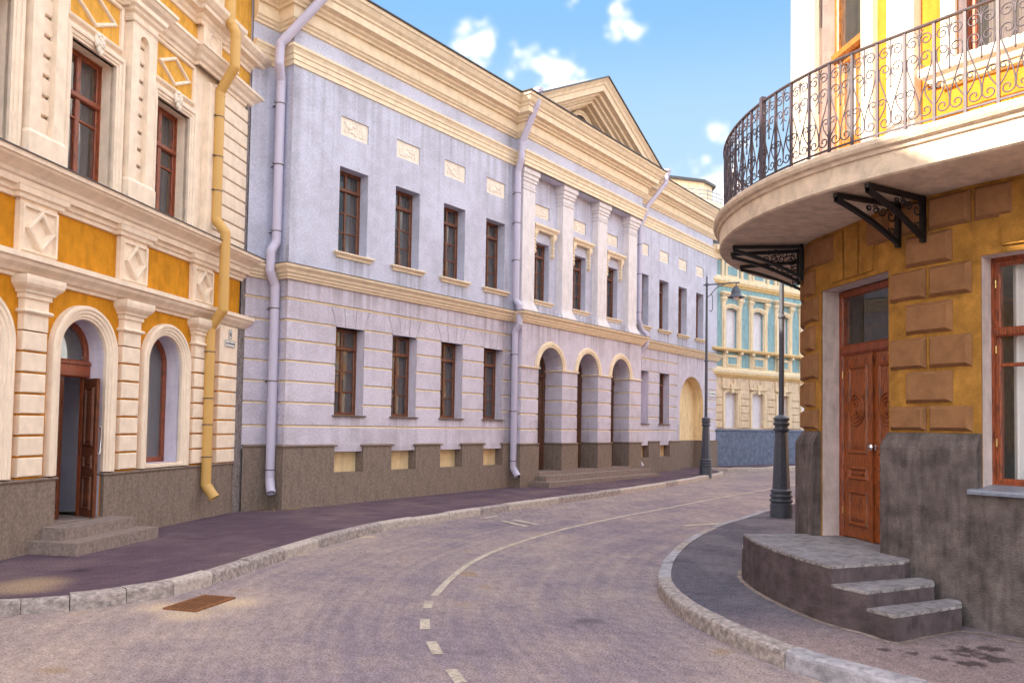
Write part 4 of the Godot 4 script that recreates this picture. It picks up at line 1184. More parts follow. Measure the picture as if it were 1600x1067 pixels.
# a flat frame on the curved wall: origin at (s, v, w), x along the wall, z outwards
func stand(s: float, v: float, w: float, half := 0.4, warp = null) -> Transform3D:
	var f = warp if warp != null else on_plan
	var a: Vector3 = f.call(Vector3(s - half, v, w)); var b: Vector3 = f.call(Vector3(s + half, v, w))
	var x := (b - a).normalized()
	return Transform3D(Basis(x, Vector3.UP, x.cross(Vector3.UP)), (a + b) / 2.0)

func lin_path(a: float, b: float, w: float, step := 0.12) -> Array:
	var o := []
	var n := maxi(1, int(ceil((b - a) / step)))
	for i in n + 1: o.append(Vector2(lerpf(a, b, float(i) / n), w))
	return o

func corner_building() -> void:
	lay_plan()
	var root := node(self, "corner_building", Transform3D(Basis.IDENTITY, HOME))
	tag(root, "brown and yellow corner house with a curved iron balcony over its carved double door", "building")
	var rng := RandomNumberGenerator.new(); rng.seed = 5
	warp_now = on_plan
	var S0 := -12.4; var S1 := 9.3
	# lower wall with its blocks
	var g := geo()
	var holes := [[-1.27, -0.07, 0.6, 3.38, false]]
	for k in 3: holes.append([0.85 + 2.05 * k, 1.95 + 2.05 * k, 1.34, 3.36, false])
	g.wall(S0, S1, 0.0, 4.1, 0.0, holes, 0.02, 0.12)
	part(root, "wall", g, M.wall_right)
	for h in holes:
		g = geo()
		g.wall(h[0] - 0.001, h[1] + 0.001, h[2] - 0.001, h[3] + 0.001, -0.012, [[h[0], h[1], h[2], h[3], false]], 0.24)
		part(root, "jamb", g, M.jamb)
	var blocks := []
	var rows := [[3.675, 3.97, 2], [3.36, 3.65, 1], [3.05, 3.335, 2], [2.725, 3.01, 1], [2.40, 2.69, 2], [2.08, 2.37, 1], [1.825, 2.05, 2]]
	for i in rows.size():
		var r: Array = rows[i]
		for k in 3:
			var x := 2.05 * k
			if r[2] == 2: blocks.append_array([[x - 0.03, x + 0.355, r[0], r[1]], [x + 0.385, x + 0.775, r[0], r[1]]])
			else: blocks.append([x + 0.15, x + 0.605, r[0], r[1]])
		if r[2] == 2: blocks.append_array([[-1.70, -1.31, r[0], r[1]], [-2.12, -1.73, r[0], r[1]], [-2.55, -2.15, r[0], r[1]]])
		else: blocks.append_array([[-1.62, -1.39, r[0], r[1]], [-2.3, -1.86, r[0], r[1]]])
	blocks.append_array([[0.80, 1.12, 3.675, 3.97], [-0.38, -0.06, 3.675, 3.97], [-1.28, -0.98, 3.675, 3.97]])
	for b in blocks:
		g = geo()
		g.block(b[0], b[1], b[2], b[3], -0.01, 0.05, 0.035, 0.03, 0.042)
		part(root, "stone_block", g, M.block_right)
	# wedge stones over door and window
	for s in [[-0.67, 3.43], [1.4, 3.42]]:
		for k in 3:
			var x: float = s[0] + (k - 1) * 0.26
			g = geo()
			g.plate([Vector2(x - 0.115 , s[1]), Vector2(x + 0.115, s[1]), Vector2(x + 0.125 + 0.03 * (k - 1), 3.96), Vector2(x - 0.125 + 0.03 * (k - 1), 3.96)], 0.022, 0.03)
			part(root, "wedge_stone", g, M.wall_right)
	# plinth with a sloped top
	var prof := [Vector2(-0.03, -0.1), Vector2(0.10, -0.1), Vector2(0.10, 1.66), Vector2(0.085, 1.70), Vector2(0.02, 1.80), Vector2(-0.02, 1.81)]
	for p in [[S0, -1.271], [-0.069, 0.849], [1.951, 2.899], [4.001, 4.949], [6.051, S1]]:
		g = geo()
		g.sweep(lin_path(p[0], p[1], 0.0), prof)
		part(root, "plinth", g, M.plinth_right)
	for k in 3:
		g = geo()
		g.sweep(lin_path(0.84 + 2.05 * k, 1.96 + 2.05 * k, 0.0), [Vector2(0.10, -0.1), Vector2(0.10, 1.28), Vector2(-0.2, 1.31)], false)
		part(root, "plinth", g, M.plinth_right)
		g = geo()
		g.sweep(lin_path(0.80 + 2.05 * k, 2.0 + 2.05 * k, 0.0), [Vector2(0.16, 1.285), Vector2(0.165, 1.31), Vector2(0.16, 1.325), Vector2(-0.24, 1.365), Vector2(-0.24, 1.345), Vector2(0.05, 1.30)])
		part(root, "sill", g, M.sill_blue)
		var wn := window(root, stand(1.40 + 2.05 * k, 1.34, -0.22, 0.5), 1.1, 2.02, {"mat": M.frame_red, "fr": 0.075, "tr": 1.36, "rows": [1.07], "cols": [0.0], "mid": 0.09, "curtain": [[-0.78, -0.1], [0.2, 0.95]], "cloth": M.curtain_white}, rng)
		if k == 0:
			for y in [0.35, 1.17, 1.75]:
				var hg := Geo.new(); hg.lathe(Vector3(-0.51, y, 0.02), [Vector2(0, 0), Vector2(0.008, 0.005), Vector2(0.008, 0.03), Vector2(0.01, 0.035), Vector2(0.008, 0.04), Vector2(0.008, 0.07), Vector2(0, 0.075)], 8)
				part(wn, "hinge", hg, M.brass)
	# door
	warp_now = null
	corner_door(root, stand(-0.67, 0.645, -0.235, 0.6))
	# ------------ upper storey
	warp_now = on_plan
	var B := 0.04
	g = geo()
	var uholes := [[-1.25, -0.36, 4.33, 7.5, false]]
	for k in 3: uholes.append([0.68 + 2.05 * k, 1.80 + 2.05 * k, 5.17, 7.4, false])
	g.wall(S0, S1, 4.1, 8.7, B, uholes, 0.03, 0.12)
	part(root, "wall", g, M.yellow_up)
	for h in uholes:
		g = geo(); g.wall(h[0] - 0.001, h[1] + 0.001, h[2] - 0.001, h[3] + 0.001, B - 0.015, [[h[0], h[1], h[2], h[3], false]], 0.26); part(root, "jamb", g, M.jamb)
	for p in [[-3.2, -2.75, 0.1], [-2.62, -2.3, 0.13], [-2.2, -1.85, 0.16], [-1.78, -1.25, 0.10], [-0.36, -0.17, 0.10], [0.07, 0.34, 0.15], [2.12, 2.39, 0.15], [4.17, 4.44, 0.15]]:
		g = geo()
		g.sweep([Vector2(p[0], 0.0)] + lin_path(p[0], p[1], p[2]) + [Vector2(p[1], 0.0)], [Vector2(0.03, 4.33), Vector2(0.03, 4.62), Vector2(0, 4.68), Vector2(0, 8.1), Vector2(0.05, 8.2), Vector2(0.06, 8.4)], false)
		part(root, "pilaster", g, M.white_up)
	for k in 3:
		var x := 2.05 * k
		g = geo()
		g.trim([Vector2(x + 0.68, 5.1), Vector2(x + 0.68, 7.4), Vector2(x + 1.80, 7.4), Vector2(x + 1.80, 5.1)], [Vector2(0, 0.02), Vector2(0, 0.08), Vector2(0.05, 0.085), Vector2(0.06, 0.11), Vector2(0.11, 0.11), Vector2(0.12, 0.04)])
		part(root, "window_surround", g, M.white_up)
		g = geo()
		g.sweep([Vector2(x + 0.46, 0.04)] + lin_path(x + 0.46, x + 2.02, 0.1) + [Vector2(x + 2.02, 0.04)], [Vector2(-0.05, 4.98), Vector2(0, 4.99), Vector2(0.02, 5.03), Vector2(0.06, 5.06), Vector2(0.07, 5.08), Vector2(0.07, 5.14), Vector2(-0.3, 5.17)], false)
		part(root, "sill", g, M.white_up)
		g = geo(); g.block(x + 0.56, x + 1.92, 4.93, 4.985, 0.02, 0.1, 0.01, 0.01, 0.02); part(root, "moulding", g, M.gold)
		window(root, stand(x + 1.24, 5.17, -0.16, 0.5), 1.12, 2.23, {"mat": M.frame_red, "fr": 0.08, "tr": 1.5, "rows": [0.75], "cols": [0.0], "mid": 0.1, "curtain": [[-0.9, -0.2], [0.1, 0.95]]}, rng)
	balcony_door(root, stand(-0.805, 4.36, -0.17, 0.45))
	warp_now = on_plan
	g = geo()
	g.sweep(lin_path(S0, S1, 0.04), [Vector2(0, 8.35), Vector2(0.05, 8.37), Vector2(0.07, 8.5), Vector2(0.12, 8.55), Vector2(0.2, 8.7), Vector2(0.42, 8.74), Vector2(0.44, 8.9), Vector2(0.55, 9.05), Vector2(0.56, 9.1), Vector2(-0.1, 9.2)])
	part(root, "cornice", g, M.white_up)
	g = geo()
	g.sweep(lin_path(S0, S1, 0.0), [Vector2(0.56, 9.11), Vector2(0.58, 9.13), Vector2(-3.2, 10.0)], false)
	part(root, "roof", g, M.roof)
	# back of the shell, floors
	warp_now = null
	g = geo()
	var poly := []
	for k in range(0, plan_p.size(), 12): poly.append(plan_p[k] - plan_n[k] * 0.3 - Vector2(HOME.x, HOME.z))
	poly.append(Vector2(plan_p[-1].x + 6.0, plan_p[-1].y - 1.0) - Vector2(HOME.x, HOME.z))
	poly.append(Vector2(plan_p[0].x + 5.0, plan_p[0].y) - Vector2(HOME.x, HOME.z))
	warp_now = func(a: Vector3) -> Vector3: return Vector3(a.x, a.z, -a.y)
	g = geo()
	var flatp := poly.map(func(q): return Vector2(q.x, -q.y))
	g.plate(flatp, 4.2, 0.15); g.plate(flatp, 9.3, 0.15)
	part(root, "floor_slab", g, M.jamb)
	warp_now = null
	g = geo()
	var n := poly.size()
	for e in [[n - 3, n - 2], [n - 2, n - 1], [n - 1, 0]]:
		var a: Vector2 = poly[e[0]]; var b: Vector2 = poly[e[1]]
		g.quad(Vector3(a.x, -0.2, a.y), Vector3(b.x, -0.2, b.y), Vector3(b.x, 9.4, b.y), Vector3(a.x, 9.4, a.y))
	part(root, "rear_wall", g, M.yellow_up)
	# steps: prisms on their plan outlines
	warp_now = func(a: Vector3) -> Vector3: return Vector3(a.x, a.z, -a.y) - HOME
	var st := node(root, "stairs")
	var steps := [
		[[[2.62, 8.95], [2.57, 8.4], [2.60, 7.8], [2.68, 7.25], [2.78, 6.90], [3.57, 7.21], [3.9, 7.6], [3.85, 8.6], [3.6, 9.05]], 0.645],
		[[[2.785, 6.90], [2.95, 6.60], [3.72, 6.99], [3.9, 7.35]], 0.49],
		[[[2.955, 6.60], [3.07, 6.36], [3.84, 6.78], [4.0, 7.1]], 0.355],
		[[[2.62, 8.955], [2.68, 9.2], [3.6, 9.3], [3.6, 9.06]], 0.49],
		[[[2.68, 9.205], [2.78, 9.45], [3.6, 9.55], [3.6, 9.31]], 0.355]]
	for s in steps:
		g = geo()
		var pts: Array = s[0].map(func(a): return Vector2(a[0], a[1]))
		g.plate(pts, s[1] - 0.028, s[1] + 0.1)
		var c := Vector2.ZERO
		for p in pts: c += p / pts.size()
		part(st, "step", g, M.step_right)
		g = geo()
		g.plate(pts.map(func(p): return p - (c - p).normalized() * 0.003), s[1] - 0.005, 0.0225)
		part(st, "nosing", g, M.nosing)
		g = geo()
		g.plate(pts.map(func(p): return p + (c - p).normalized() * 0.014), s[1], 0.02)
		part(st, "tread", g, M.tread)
	# ------------ balcony
	var bal := node(root, "balcony")
	warp_now = on_edge
	var A0 := -6.7; var A1 := 3.0
	g = geo()
	g.sweep(lin_path(A0, A1, 0.0, 0.1), [Vector2(-1.2, 4.0), Vector2(-0.02, 4.0), Vector2(0.0, 4.015), Vector2(0, 4.20), Vector2(0.02, 4.205), Vector2(0.03, 4.235), Vector2(0.06, 4.25), Vector2(0.075, 4.28), Vector2(0.075, 4.315), Vector2(0.06, 4.33), Vector2(-1.2, 4.35), Vector2(-1.2, 4.0)])
	part(bal, "slab", g, M.slab)
	g = geo()
	g.sweep(lin_path(A0, A1, 0.0, 0.08), [Vector2(-0.075, 5.205), Vector2(-0.04, 5.205), Vector2(-0.037, 5.218), Vector2(-0.05, 5.226), Vector2(-0.065, 5.226), Vector2(-0.078, 5.218), Vector2(-0.075, 5.205)])
	part(bal, "handrail", g, M.rail)
	g = geo()
	g.sweep(lin_path(A0, A1, 0.0, 0.08), [Vector2(-0.066, 4.395), Vector2(-0.048, 4.395), Vector2(-0.048, 4.41), Vector2(-0.066, 4.41), Vector2(-0.066, 4.395)])
	part(bal, "bottom_rail", g, M.rail)
	warp_now = null
	var scroll := scrollwork()
	var post := Geo.new(); post.box(-0.0115, 0.0115, 0.0, 0.87, -0.0115, 0.0115)
	var big := Geo.new(); big.box(-0.025, 0.025, 0.0, 0.92, -0.025, 0.025)
	var pm := post.mesh(M.rail); var bm := big.mesh(M.rail); var sm := scroll.mesh(M.rail)
	for i in range(-16, 18):
		var a := -1.478 + 0.2415 * i
		if a > A1 - 0.2: continue
		put(bal, "baluster", bm if i == 0 else pm, stand(a, 4.34, -0.057, 0.05, on_edge))
		put(bal, "scrollwork", sm, stand(a + 0.1207, 4.395, -0.057, 0.05, on_edge))
	for s in [0.12, 0.37, -1.62, -1.86, -2.5, 4.3]:
		bracket(bal, stand(s, 0, 0.0, 0.05))

func scrollwork() -> Geo:
	var g := Geo.new()
	var R := 0.0062
	for s in [-1.0, 1.0]:
		var mir := func(q: Array) -> Array: return q.map(func(z): return Vector3(z.x * s, z.y, 0.002 * s))
		g.tube(mir.call(spiral(Vector2(0.056, 0.70), 0.056, 0.012, deg_to_rad(170), deg_to_rad(-330), 26)), R, 5)
		var line := spiral(Vector2(0.052, 0.555), 0.012, 0.05, deg_to_rad(400), deg_to_rad(0), 20)
		line.append_array([Vector3(0.102, 0.52, 0), Vector3(0.096, 0.47, 0), Vector3(0.075, 0.40, 0), Vector3(0.045, 0.31, 0), Vector3(0.02, 0.235, 0), Vector3(0.006, 0.17, 0)])
		line.append_array(spiral(Vector2(0.056, 0.095), 0.055, 0.012, deg_to_rad(165), deg_to_rad(590), 22))
		g.tube(mir.call(line), R, 5)
		var heart := [Vector3(0.115, 0.12, 0), Vector3(0.085, 0.165, 0), Vector3(0.057, 0.215, 0), Vector3(0.046, 0.26, 0)]
		heart.append_array(spiral(Vector2(0.082, 0.275), 0.036, 0.01, deg_to_rad(185), deg_to_rad(-200), 16))
		g.tube(mir.call(heart), R, 5)
		g.tube(mir.call([Vector3(0.002, 0.66, 0), Vector3(0.008, 0.73, 0), Vector3(0.022, 0.77, 0), Vector3(0.04, 0.79, 0)]), R * 1.2, 5, true, R * 0.6)
		g.tube(mir.call([Vector3(0.002, 0.56, 0), Vector3(0.01, 0.51, 0), Vector3(0.03, 0.475, 0), Vector3(0.05, 0.47, 0)]), R * 1.2, 5, true, R * 0.6)
	g.tube([Vector3(0, 0.80, 0), Vector3(0, 0.40, 0)], R, 5)
	g.ball(Vector3(0, 0.40, 0), Vector3(0.009, 0.022, 0.009), 4, 6)
	return g

func bracket(bal: Node, at: Transform3D) -> void:
	var n := node(bal, "bracket", at)
	var g := Geo.new()
	g.box(-0.022, 0.022, 3.945, 3.985, 0.05, 0.86)
	g.box(-0.022, 0.022, 3.56, 3.99, 0.052, 0.092)
	var P := []
	for i in 11:
		var t := i / 10.0
		P.append(Vector2(0.07 + 0.78 * t, 3.60 + 0.33 * t - 0.05 * sin(PI * t) * -0.6))
	for i in 10:
		var a: Vector2 = P[i]; var b: Vector2 = P[i + 1]
		for e in [[-0.022, 0.022]]:
			g.quad(Vector3(e[1], a.y - 0.02, a.x), Vector3(e[1], b.y - 0.02, b.x), Vector3(e[1], b.y + 0.02, b.x), Vector3(e[1], a.y + 0.02, a.x))
			g.quad(Vector3(e[0], a.y + 0.02, a.x), Vector3(e[0], b.y + 0.02, b.x), Vector3(e[0], b.y - 0.02, b.x), Vector3(e[0], a.y - 0.02, a.x))
			g.quad(Vector3(e[0], a.y + 0.02, a.x), Vector3(e[1], a.y + 0.02, a.x), Vector3(e[1], b.y + 0.02, b.x), Vector3(e[0], b.y + 0.02, b.x))
			g.quad(Vector3(e[0], b.y - 0.02, b.x), Vector3(e[1], b.y - 0.02, b.x), Vector3(e[1], a.y - 0.02, a.x), Vector3(e[0], a.y - 0.02, a.x))
	part(n, "bar", g, M.iron)
	g = Geo.new()
	for c in [[0.16, 3.85, 0.075, 1.0], [0.27, 3.88, 0.05, -1.0], [0.36, 3.89, 0.04, 1.0], [0.15, 3.71, 0.045, -1.0], [0.44, 3.90, 0.03, -1.0]]:
		var sp := spiral(Vector2(c[0], c[1]), c[2], 0.012, 0.6, 0.6 + c[3] * 8.5, 26)
		g.tube(sp.map(func(z): return Vector3(0, z.y, z.x)), 0.007, 5)
	part(n, "scroll", g, M.iron)

func corner_door(root: Node, at: Transform3D) -> void:
	var n := node(root, "door", at)
	var W := 0.6; var H := 2.72
	var g := Geo.new()
	g.trim([Vector2(-W, 0), Vector2(-W, H), Vector2(W, H), Vector2(W, 0)], [Vector2(-0.065, -0.08), Vector2(-0.065, -0.01), Vector2(-0.05, 0.008), Vector2(0.0, 0.01)])
	g.block(-W + 0.05, W - 0.05, 2.0, 2.12, -0.08, 0.03, 0.0, 0.03, 0.03)
	part(n, "frame", g, M.frame_red)
	put(n, "pane", pane_mesh(2 * W - 0.13, 0.54), flat(0, 2.385, -0.03))
	for s in [-1.0, 1.0]:
		var q := Geo.new()
		var a := -W + 0.065 if s < 0 else 0.003
		var b := -0.003 if s < 0 else W - 0.065
		q.box(a, b, 0.01, 2.0, -0.06, -0.012)
		panel(q, a + 0.09, b - 0.09, 0.14, 0.52, -0.012)
		panel(q, a + 0.09, b - 0.09, 0.64, 0.78, -0.012)
		panel(q, a + 0.09, b - 0.09, 0.92, 1.88, -0.012)
		var c := Vector2((a + b) / 2, 1.40)
		for r in [0.035, 0.075, 0.115, 0.15]:
			var pth := arc2(c, r, PI, -PI, 28).map(func(z): return Vector2(c.x + (z.x - c.x) * 0.85, c.y + (z.y - c.y) * 1.12))
			q.trim(pth, [Vector2(-0.014, 0.004), Vector2(-0.008, 0.022), Vector2(0.004, 0.024), Vector2(0.012, 0.004)])
		q.ball(Vector3(c.x, c.y, 0.006), Vector3(0.024, 0.03, 0.018), 5, 10)
		part(n, "leaf", q, M.door_red)
	g = Geo.new(); g.box(-0.016, 0.02, 0.0, 2.0, -0.012, 0.012); part(n, "cover_strip", g, M.door_red)
	g = Geo.new(); g.lathe(Vector3.ZERO, [Vector2(0.03, 0), Vector2(0.03, 0.008), Vector2(0.012, 0.012), Vector2(0.012, 0.04), Vector2(0.03, 0.05), Vector2(0.034, 0.065), Vector2(0.02, 0.08), Vector2(0, 0.082)], 14)
	put(n, "knob", g.mesh(M.chrome), Transform3D(Basis(Vector3.RIGHT, PI / 2), Vector3(0.045, 1.0, -0.01)))
	for y in [0.25, 1.75]:
		g = Geo.new(); g.lathe(Vector3(-W + 0.06, y, 0.0), [Vector2(0, 0), Vector2(0.008, 0.004), Vector2(0.008, 0.08), Vector2(0, 0.085)], 8); part(n, "hinge", g, M.brass)

func balcony_door(root: Node, at: Transform3D) -> void:
	var sv = warp_now; warp_now = null
	var n := node(root, "balcony_door", at)
	var W := 0.445; var H := 3.1
	var g := Geo.new()
	g.trim([Vector2(-W, 0), Vector2(-W, H), Vector2(W, H), Vector2(W, 0)], [Vector2(-0.06, -0.08), Vector2(-0.06, 0), Vector2(-0.04, 0.015), Vector2(0.0, 0.015)])
	g.block(-W + 0.0, W - 0.0, 1.62, 1.74, -0.08, 0.06, 0.0, 0.03, 0.03)
	part(n, "frame", g, M.door_orange)
	for s in [-1.0, 1.0]:
		var q := Geo.new()
		var a := -W + 0.06 if s < 0 else 0.003
		var b := -0.003 if s < 0 else W - 0.06
		q.trim([Vector2(a + 0.08, 0.7), Vector2(a + 0.08, 1.55), Vector2(b - 0.08, 1.55), Vector2(b - 0.08, 0.7)], [Vector2(0, -0.05), Vector2(0.0, -0.02), Vector2(0.02, 0.0), Vector2(0.08, 0.0)], true)
		q.box(a, b, 0.0, 0.62, -0.05, 0.0)
		panel(q, a + 0.07, b - 0.07, 0.1, 0.52, 0.0)
		part(n, "leaf", q, M.door_orange)
		put(n, "pane", pane_mesh(b - a - 0.14, 0.87), flat((a + b) / 2, 1.125, -0.03))
		put(n, "curtain", curtain_mesh(a, b, 1.5, 1, M.curtain_white), flat(0, 0.1, -0.12))
	put(n, "pane", pane_mesh(2 * W - 0.1, 1.3), flat(0, 2.4, -0.03))
	warp_now = sv

# ------------------------------------------------------------------ teal house, far houses
func teal_building() -> void:
	warp_now = null
	var th := deg_to_rad(54.0)
	var root := node(self, "teal_building", Transform3D(Basis(Vector3(sin(th), 0, -cos(th)), Vector3.UP, Vector3(cos(th), 0, sin(th))), Vector3(8.443, 0, -32.421)))
	tag(root, "teal and cream house with blank white windows closing the end of the street", "building")
	var A := -0.6; var Z := 16.0
	var cs := []
	for i in 8: cs.append(0.8 + 1.775 * i)
	var lo := cs.map(func(c): return [c - 0.43, c + 0.43, 1.9, 3.4, false])
	var up := cs.map(func(c): return [c - 0.42, c + 0.42, 5.22, 6.86, false])
	var g := geo(); g.wall(A, Z, 1.8, 4.1, 0.0, lo, 0.16); part(root, "wall", g, M.teal_stone)
	g = geo(); g.wall(A, Z, 4.1, 9.2, 0.0, up, 0.16); part(root, "wall", g, M.teal)
	g = geo(); g.sweep([Vector2(A, 0), Vector2(Z, 0)], [Vector2(0.06, -0.2), Vector2(0.06, 1.76), Vector2(0.085, 1.77), Vector2(0.085, 1.81), Vector2(0, 1.85)]); part(root, "plinth", g, M.teal_plinth)
	var segment := func(c: float, hw: float, v0: float, v1: float, r: float) -> Array:
		var o := [Vector2(c - hw, v0)]
		for k in 11:
			var t := k / 10.0
			o.append(Vector2(c - hw + 2 * hw * t, v1 - r * pow(2.0 * t - 1.0, 2)))
		o.append(Vector2(c + hw, v0))
		return o
	for i in cs.size():
		var c: float = cs[i]
		# lower storey
		g = geo(); g.box(c - 0.44, c + 0.44, 1.88, 3.42, -0.3, -0.15, "b"); part(root, "blank_window", g, M.blind)
		g = geo(); g.trim(segment.call(c, 0.43, 1.9, 3.42, 0.1), [Vector2(-0.02, -0.05), Vector2(-0.02, 0.05), Vector2(0.05, 0.055), Vector2(0.06, 0.075), Vector2(0.12, 0.075), Vector2(0.13, 0)]); part(root, "window_surround", g, M.teal_trim)
		g = geo(); g.plate([Vector2(c - 0.07, 3.33), Vector2(c + 0.07, 3.33), Vector2(c + 0.1, 3.72), Vector2(c - 0.1, 3.72)], 0.11, 0.12); part(root, "keystone", g, M.teal_trim)
		for s in [-1, 1]:
			for k in 2:
				g = geo()
				var x0: float = c + s * (0.12 + 0.24 * k); var x1: float = c + s * (0.33 + 0.24 * k)
				g.plate([Vector2(x0, 3.56), Vector2(x1, 3.53 - 0.02 * k), Vector2(x1 + s * 0.04, 3.95), Vector2(x0 + s * 0.03, 3.95)], 0.05, 0.06); part(root, "wedge_stone", g, M.teal_stone)
			g = geo(); g.trim(segment.call(c + s * 0.3, 0.24, 3.36, 3.5 , 0.02).slice(1, -1), [Vector2(0, 0.05), Vector2(0, 0.12), Vector2(0.05, 0.14), Vector2(0.07, 0.05)]); part(root, "hood", g, M.teal_trim)
		for k in 5:
			g = geo(); var y := 1.9 + 0.31 * k
			g.block(c + 0.6, c + 1.17, y, y + 0.275, -0.01, 0.05, 0.015, 0.015, 0.015); part(root, "quoin", g, M.teal_stone)
		if i == 0:
			for k in 5:
				g = geo(); var y := 1.9 + 0.31 * k
				g.block(A, c - 0.6, y, y + 0.275, -0.01, 0.05, 0.015, 0.015, 0.015); part(root, "quoin", g, M.teal_stone)
		# frieze between the storeys
		var f := node(root, "frieze_panel")
		g = geo(); g.box(c - 0.42, c + 0.42, 4.42, 4.92, -0.02, 0.05, "b"); part(f, "slab", g, M.teal_trim)
		g = geo(); g.box(c - 0.3, c + 0.3, 4.52, 4.82, 0.0, 0.055, "b"); part(f, "field", g, M.teal)
		g = geo(); g.trim([Vector2(c - 0.3, 4.52), Vector2(c - 0.3, 4.82), Vector2(c + 0.3, 4.82), Vector2(c + 0.3, 4.52)], [Vector2(-0.01, 0.055), Vector2(0, 0.09), Vector2(0.04, 0.09), Vector2(0.05, 0.05)], true); part(f, "border", g, M.teal_trim)
		for s in [-0.5, 0.5, 0.62 + 0.65]:
			g = geo(); g.box(c + s - 0.09, c + s + 0.09, 4.40, 4.94, -0.02, 0.07, "b"); g.block(c + s - 0.07, c + s + 0.07, 4.94, 5.06, 0.0, 0.2, 0.01, 0.01, 0.03); part(root, "modillion", g, M.teal_trim)
		# upper storey
		g = geo(); g.box(c - 0.43, c + 0.43, 5.2, 6.88, -0.3, -0.15, "b"); part(root, "blank_window", g, M.blind)
		g = geo(); g.trim(segment.call(c, 0.42, 5.2, 6.9, 0.1), [Vector2(-0.02, -0.05), Vector2(-0.02, 0.06), Vector2(0.05, 0.065), Vector2(0.06, 0.09), Vector2(0.14, 0.09), Vector2(0.16, 0)]); part(root, "window_surround", g, M.teal_trim)
		var h := node(root, "window_hood")
		g = geo(); g.sweep([Vector2(c - 0.68, 0), Vector2(c - 0.68, 0.12), Vector2(c + 0.68, 0.12), Vector2(c + 0.68, 0)], [Vector2(-0.06, 7.3), Vector2(0, 7.32), Vector2(0.02, 7.36), Vector2(0.08, 7.42), Vector2(0.08, 7.48), Vector2(-0.12, 7.55)], false); part(h, "cornice", g, M.teal_trim)
		for s in [-1, 1]:
			g = geo(); var x: float = c + s * 0.55
			g.sweep([Vector2(x - 0.09, 0), Vector2(x - 0.09, 0.06), Vector2(x + 0.09, 0.06), Vector2(x + 0.09, 0)], [Vector2(-0.05, 5.2), Vector2(-0.02, 6.7), Vector2(0.0, 6.9), Vector2(0.03, 7.1), Vector2(0.08, 7.22), Vector2(0.06, 7.3)], false); part(h, "console", g, M.teal_trim)
		# attic panels
		f = node(root, "attic_panel")
		g = geo(); g.box(c - 0.42, c + 0.42, 8.12, 8.72, -0.02, 0.05, "b"); part(f, "slab", g, M.teal_trim)
		g = geo(); g.box(c - 0.3, c + 0.3, 8.24, 8.6, 0.0, 0.06, "b"); part(f, "field", g, M.teal)
		for s in [-0.62, 0.62]:
			g = geo(); g.box(c + s - 0.07, c + s + 0.07, 8.0, 8.85, -0.02, 0.08, "b"); part(root, "modillion", g, M.teal_trim)
	for q in [[3.98, M.gold, 0.0], [7.74, M.gold, 0.0]]:
		g = geo(); var y: float = q[0]
		g.sweep([Vector2(A, 0), Vector2(Z, 0)], [Vector2(0, y), Vector2(0.05, y + 0.01), Vector2(0.07, y + 0.06), Vector2(0.13, y + 0.1), Vector2(0.15, y + 0.18), Vector2(0.1, y + 0.2)]); part(root, "string_course", g, q[1])
		g = geo(); g.sweep([Vector2(A, 0), Vector2(Z, 0)], [Vector2(0.11, y + 0.19), Vector2(0.16, y + 0.19), Vector2(0.16, y + 0.3), Vector2(0.06, y + 0.34), Vector2(0.05, y + 0.43), Vector2(-0.02, y + 0.43)]); part(root, "band", g, M.teal_trim)
	g = geo(); g.sweep([Vector2(A, 0), Vector2(Z, 0)], [Vector2(0, 5.04), Vector2(0.2, 5.06), Vector2(0.24, 5.12), Vector2(0.24, 5.17), Vector2(-0.02, 5.22)]); part(root, "sill_cornice", g, M.gold)
	g = geo(); g.sweep([Vector2(A, 0), Vector2(Z, 0)], [Vector2(0, 8.8), Vector2(0.1, 8.85), Vector2(0.15, 9.0), Vector2(0.4, 9.1), Vector2(0.42, 9.3), Vector2(0, 9.4)]); part(root, "cornice", g, M.teal_trim)
	g = geo(); g.box(A, Z, 9.38, 9.5, -8, 0.2); part(root, "roof", g, M.roof)
	g = geo(); g.box(A, Z, -0.2, 9.4, -8.1, -8.0); g.box(A - 0.02, A, -0.2, 9.4, -8, 0.0); g.box(Z, Z + 0.02, -0.2, 9.4, -8, 0.0); part(root, "rear_wall", g, M.teal)

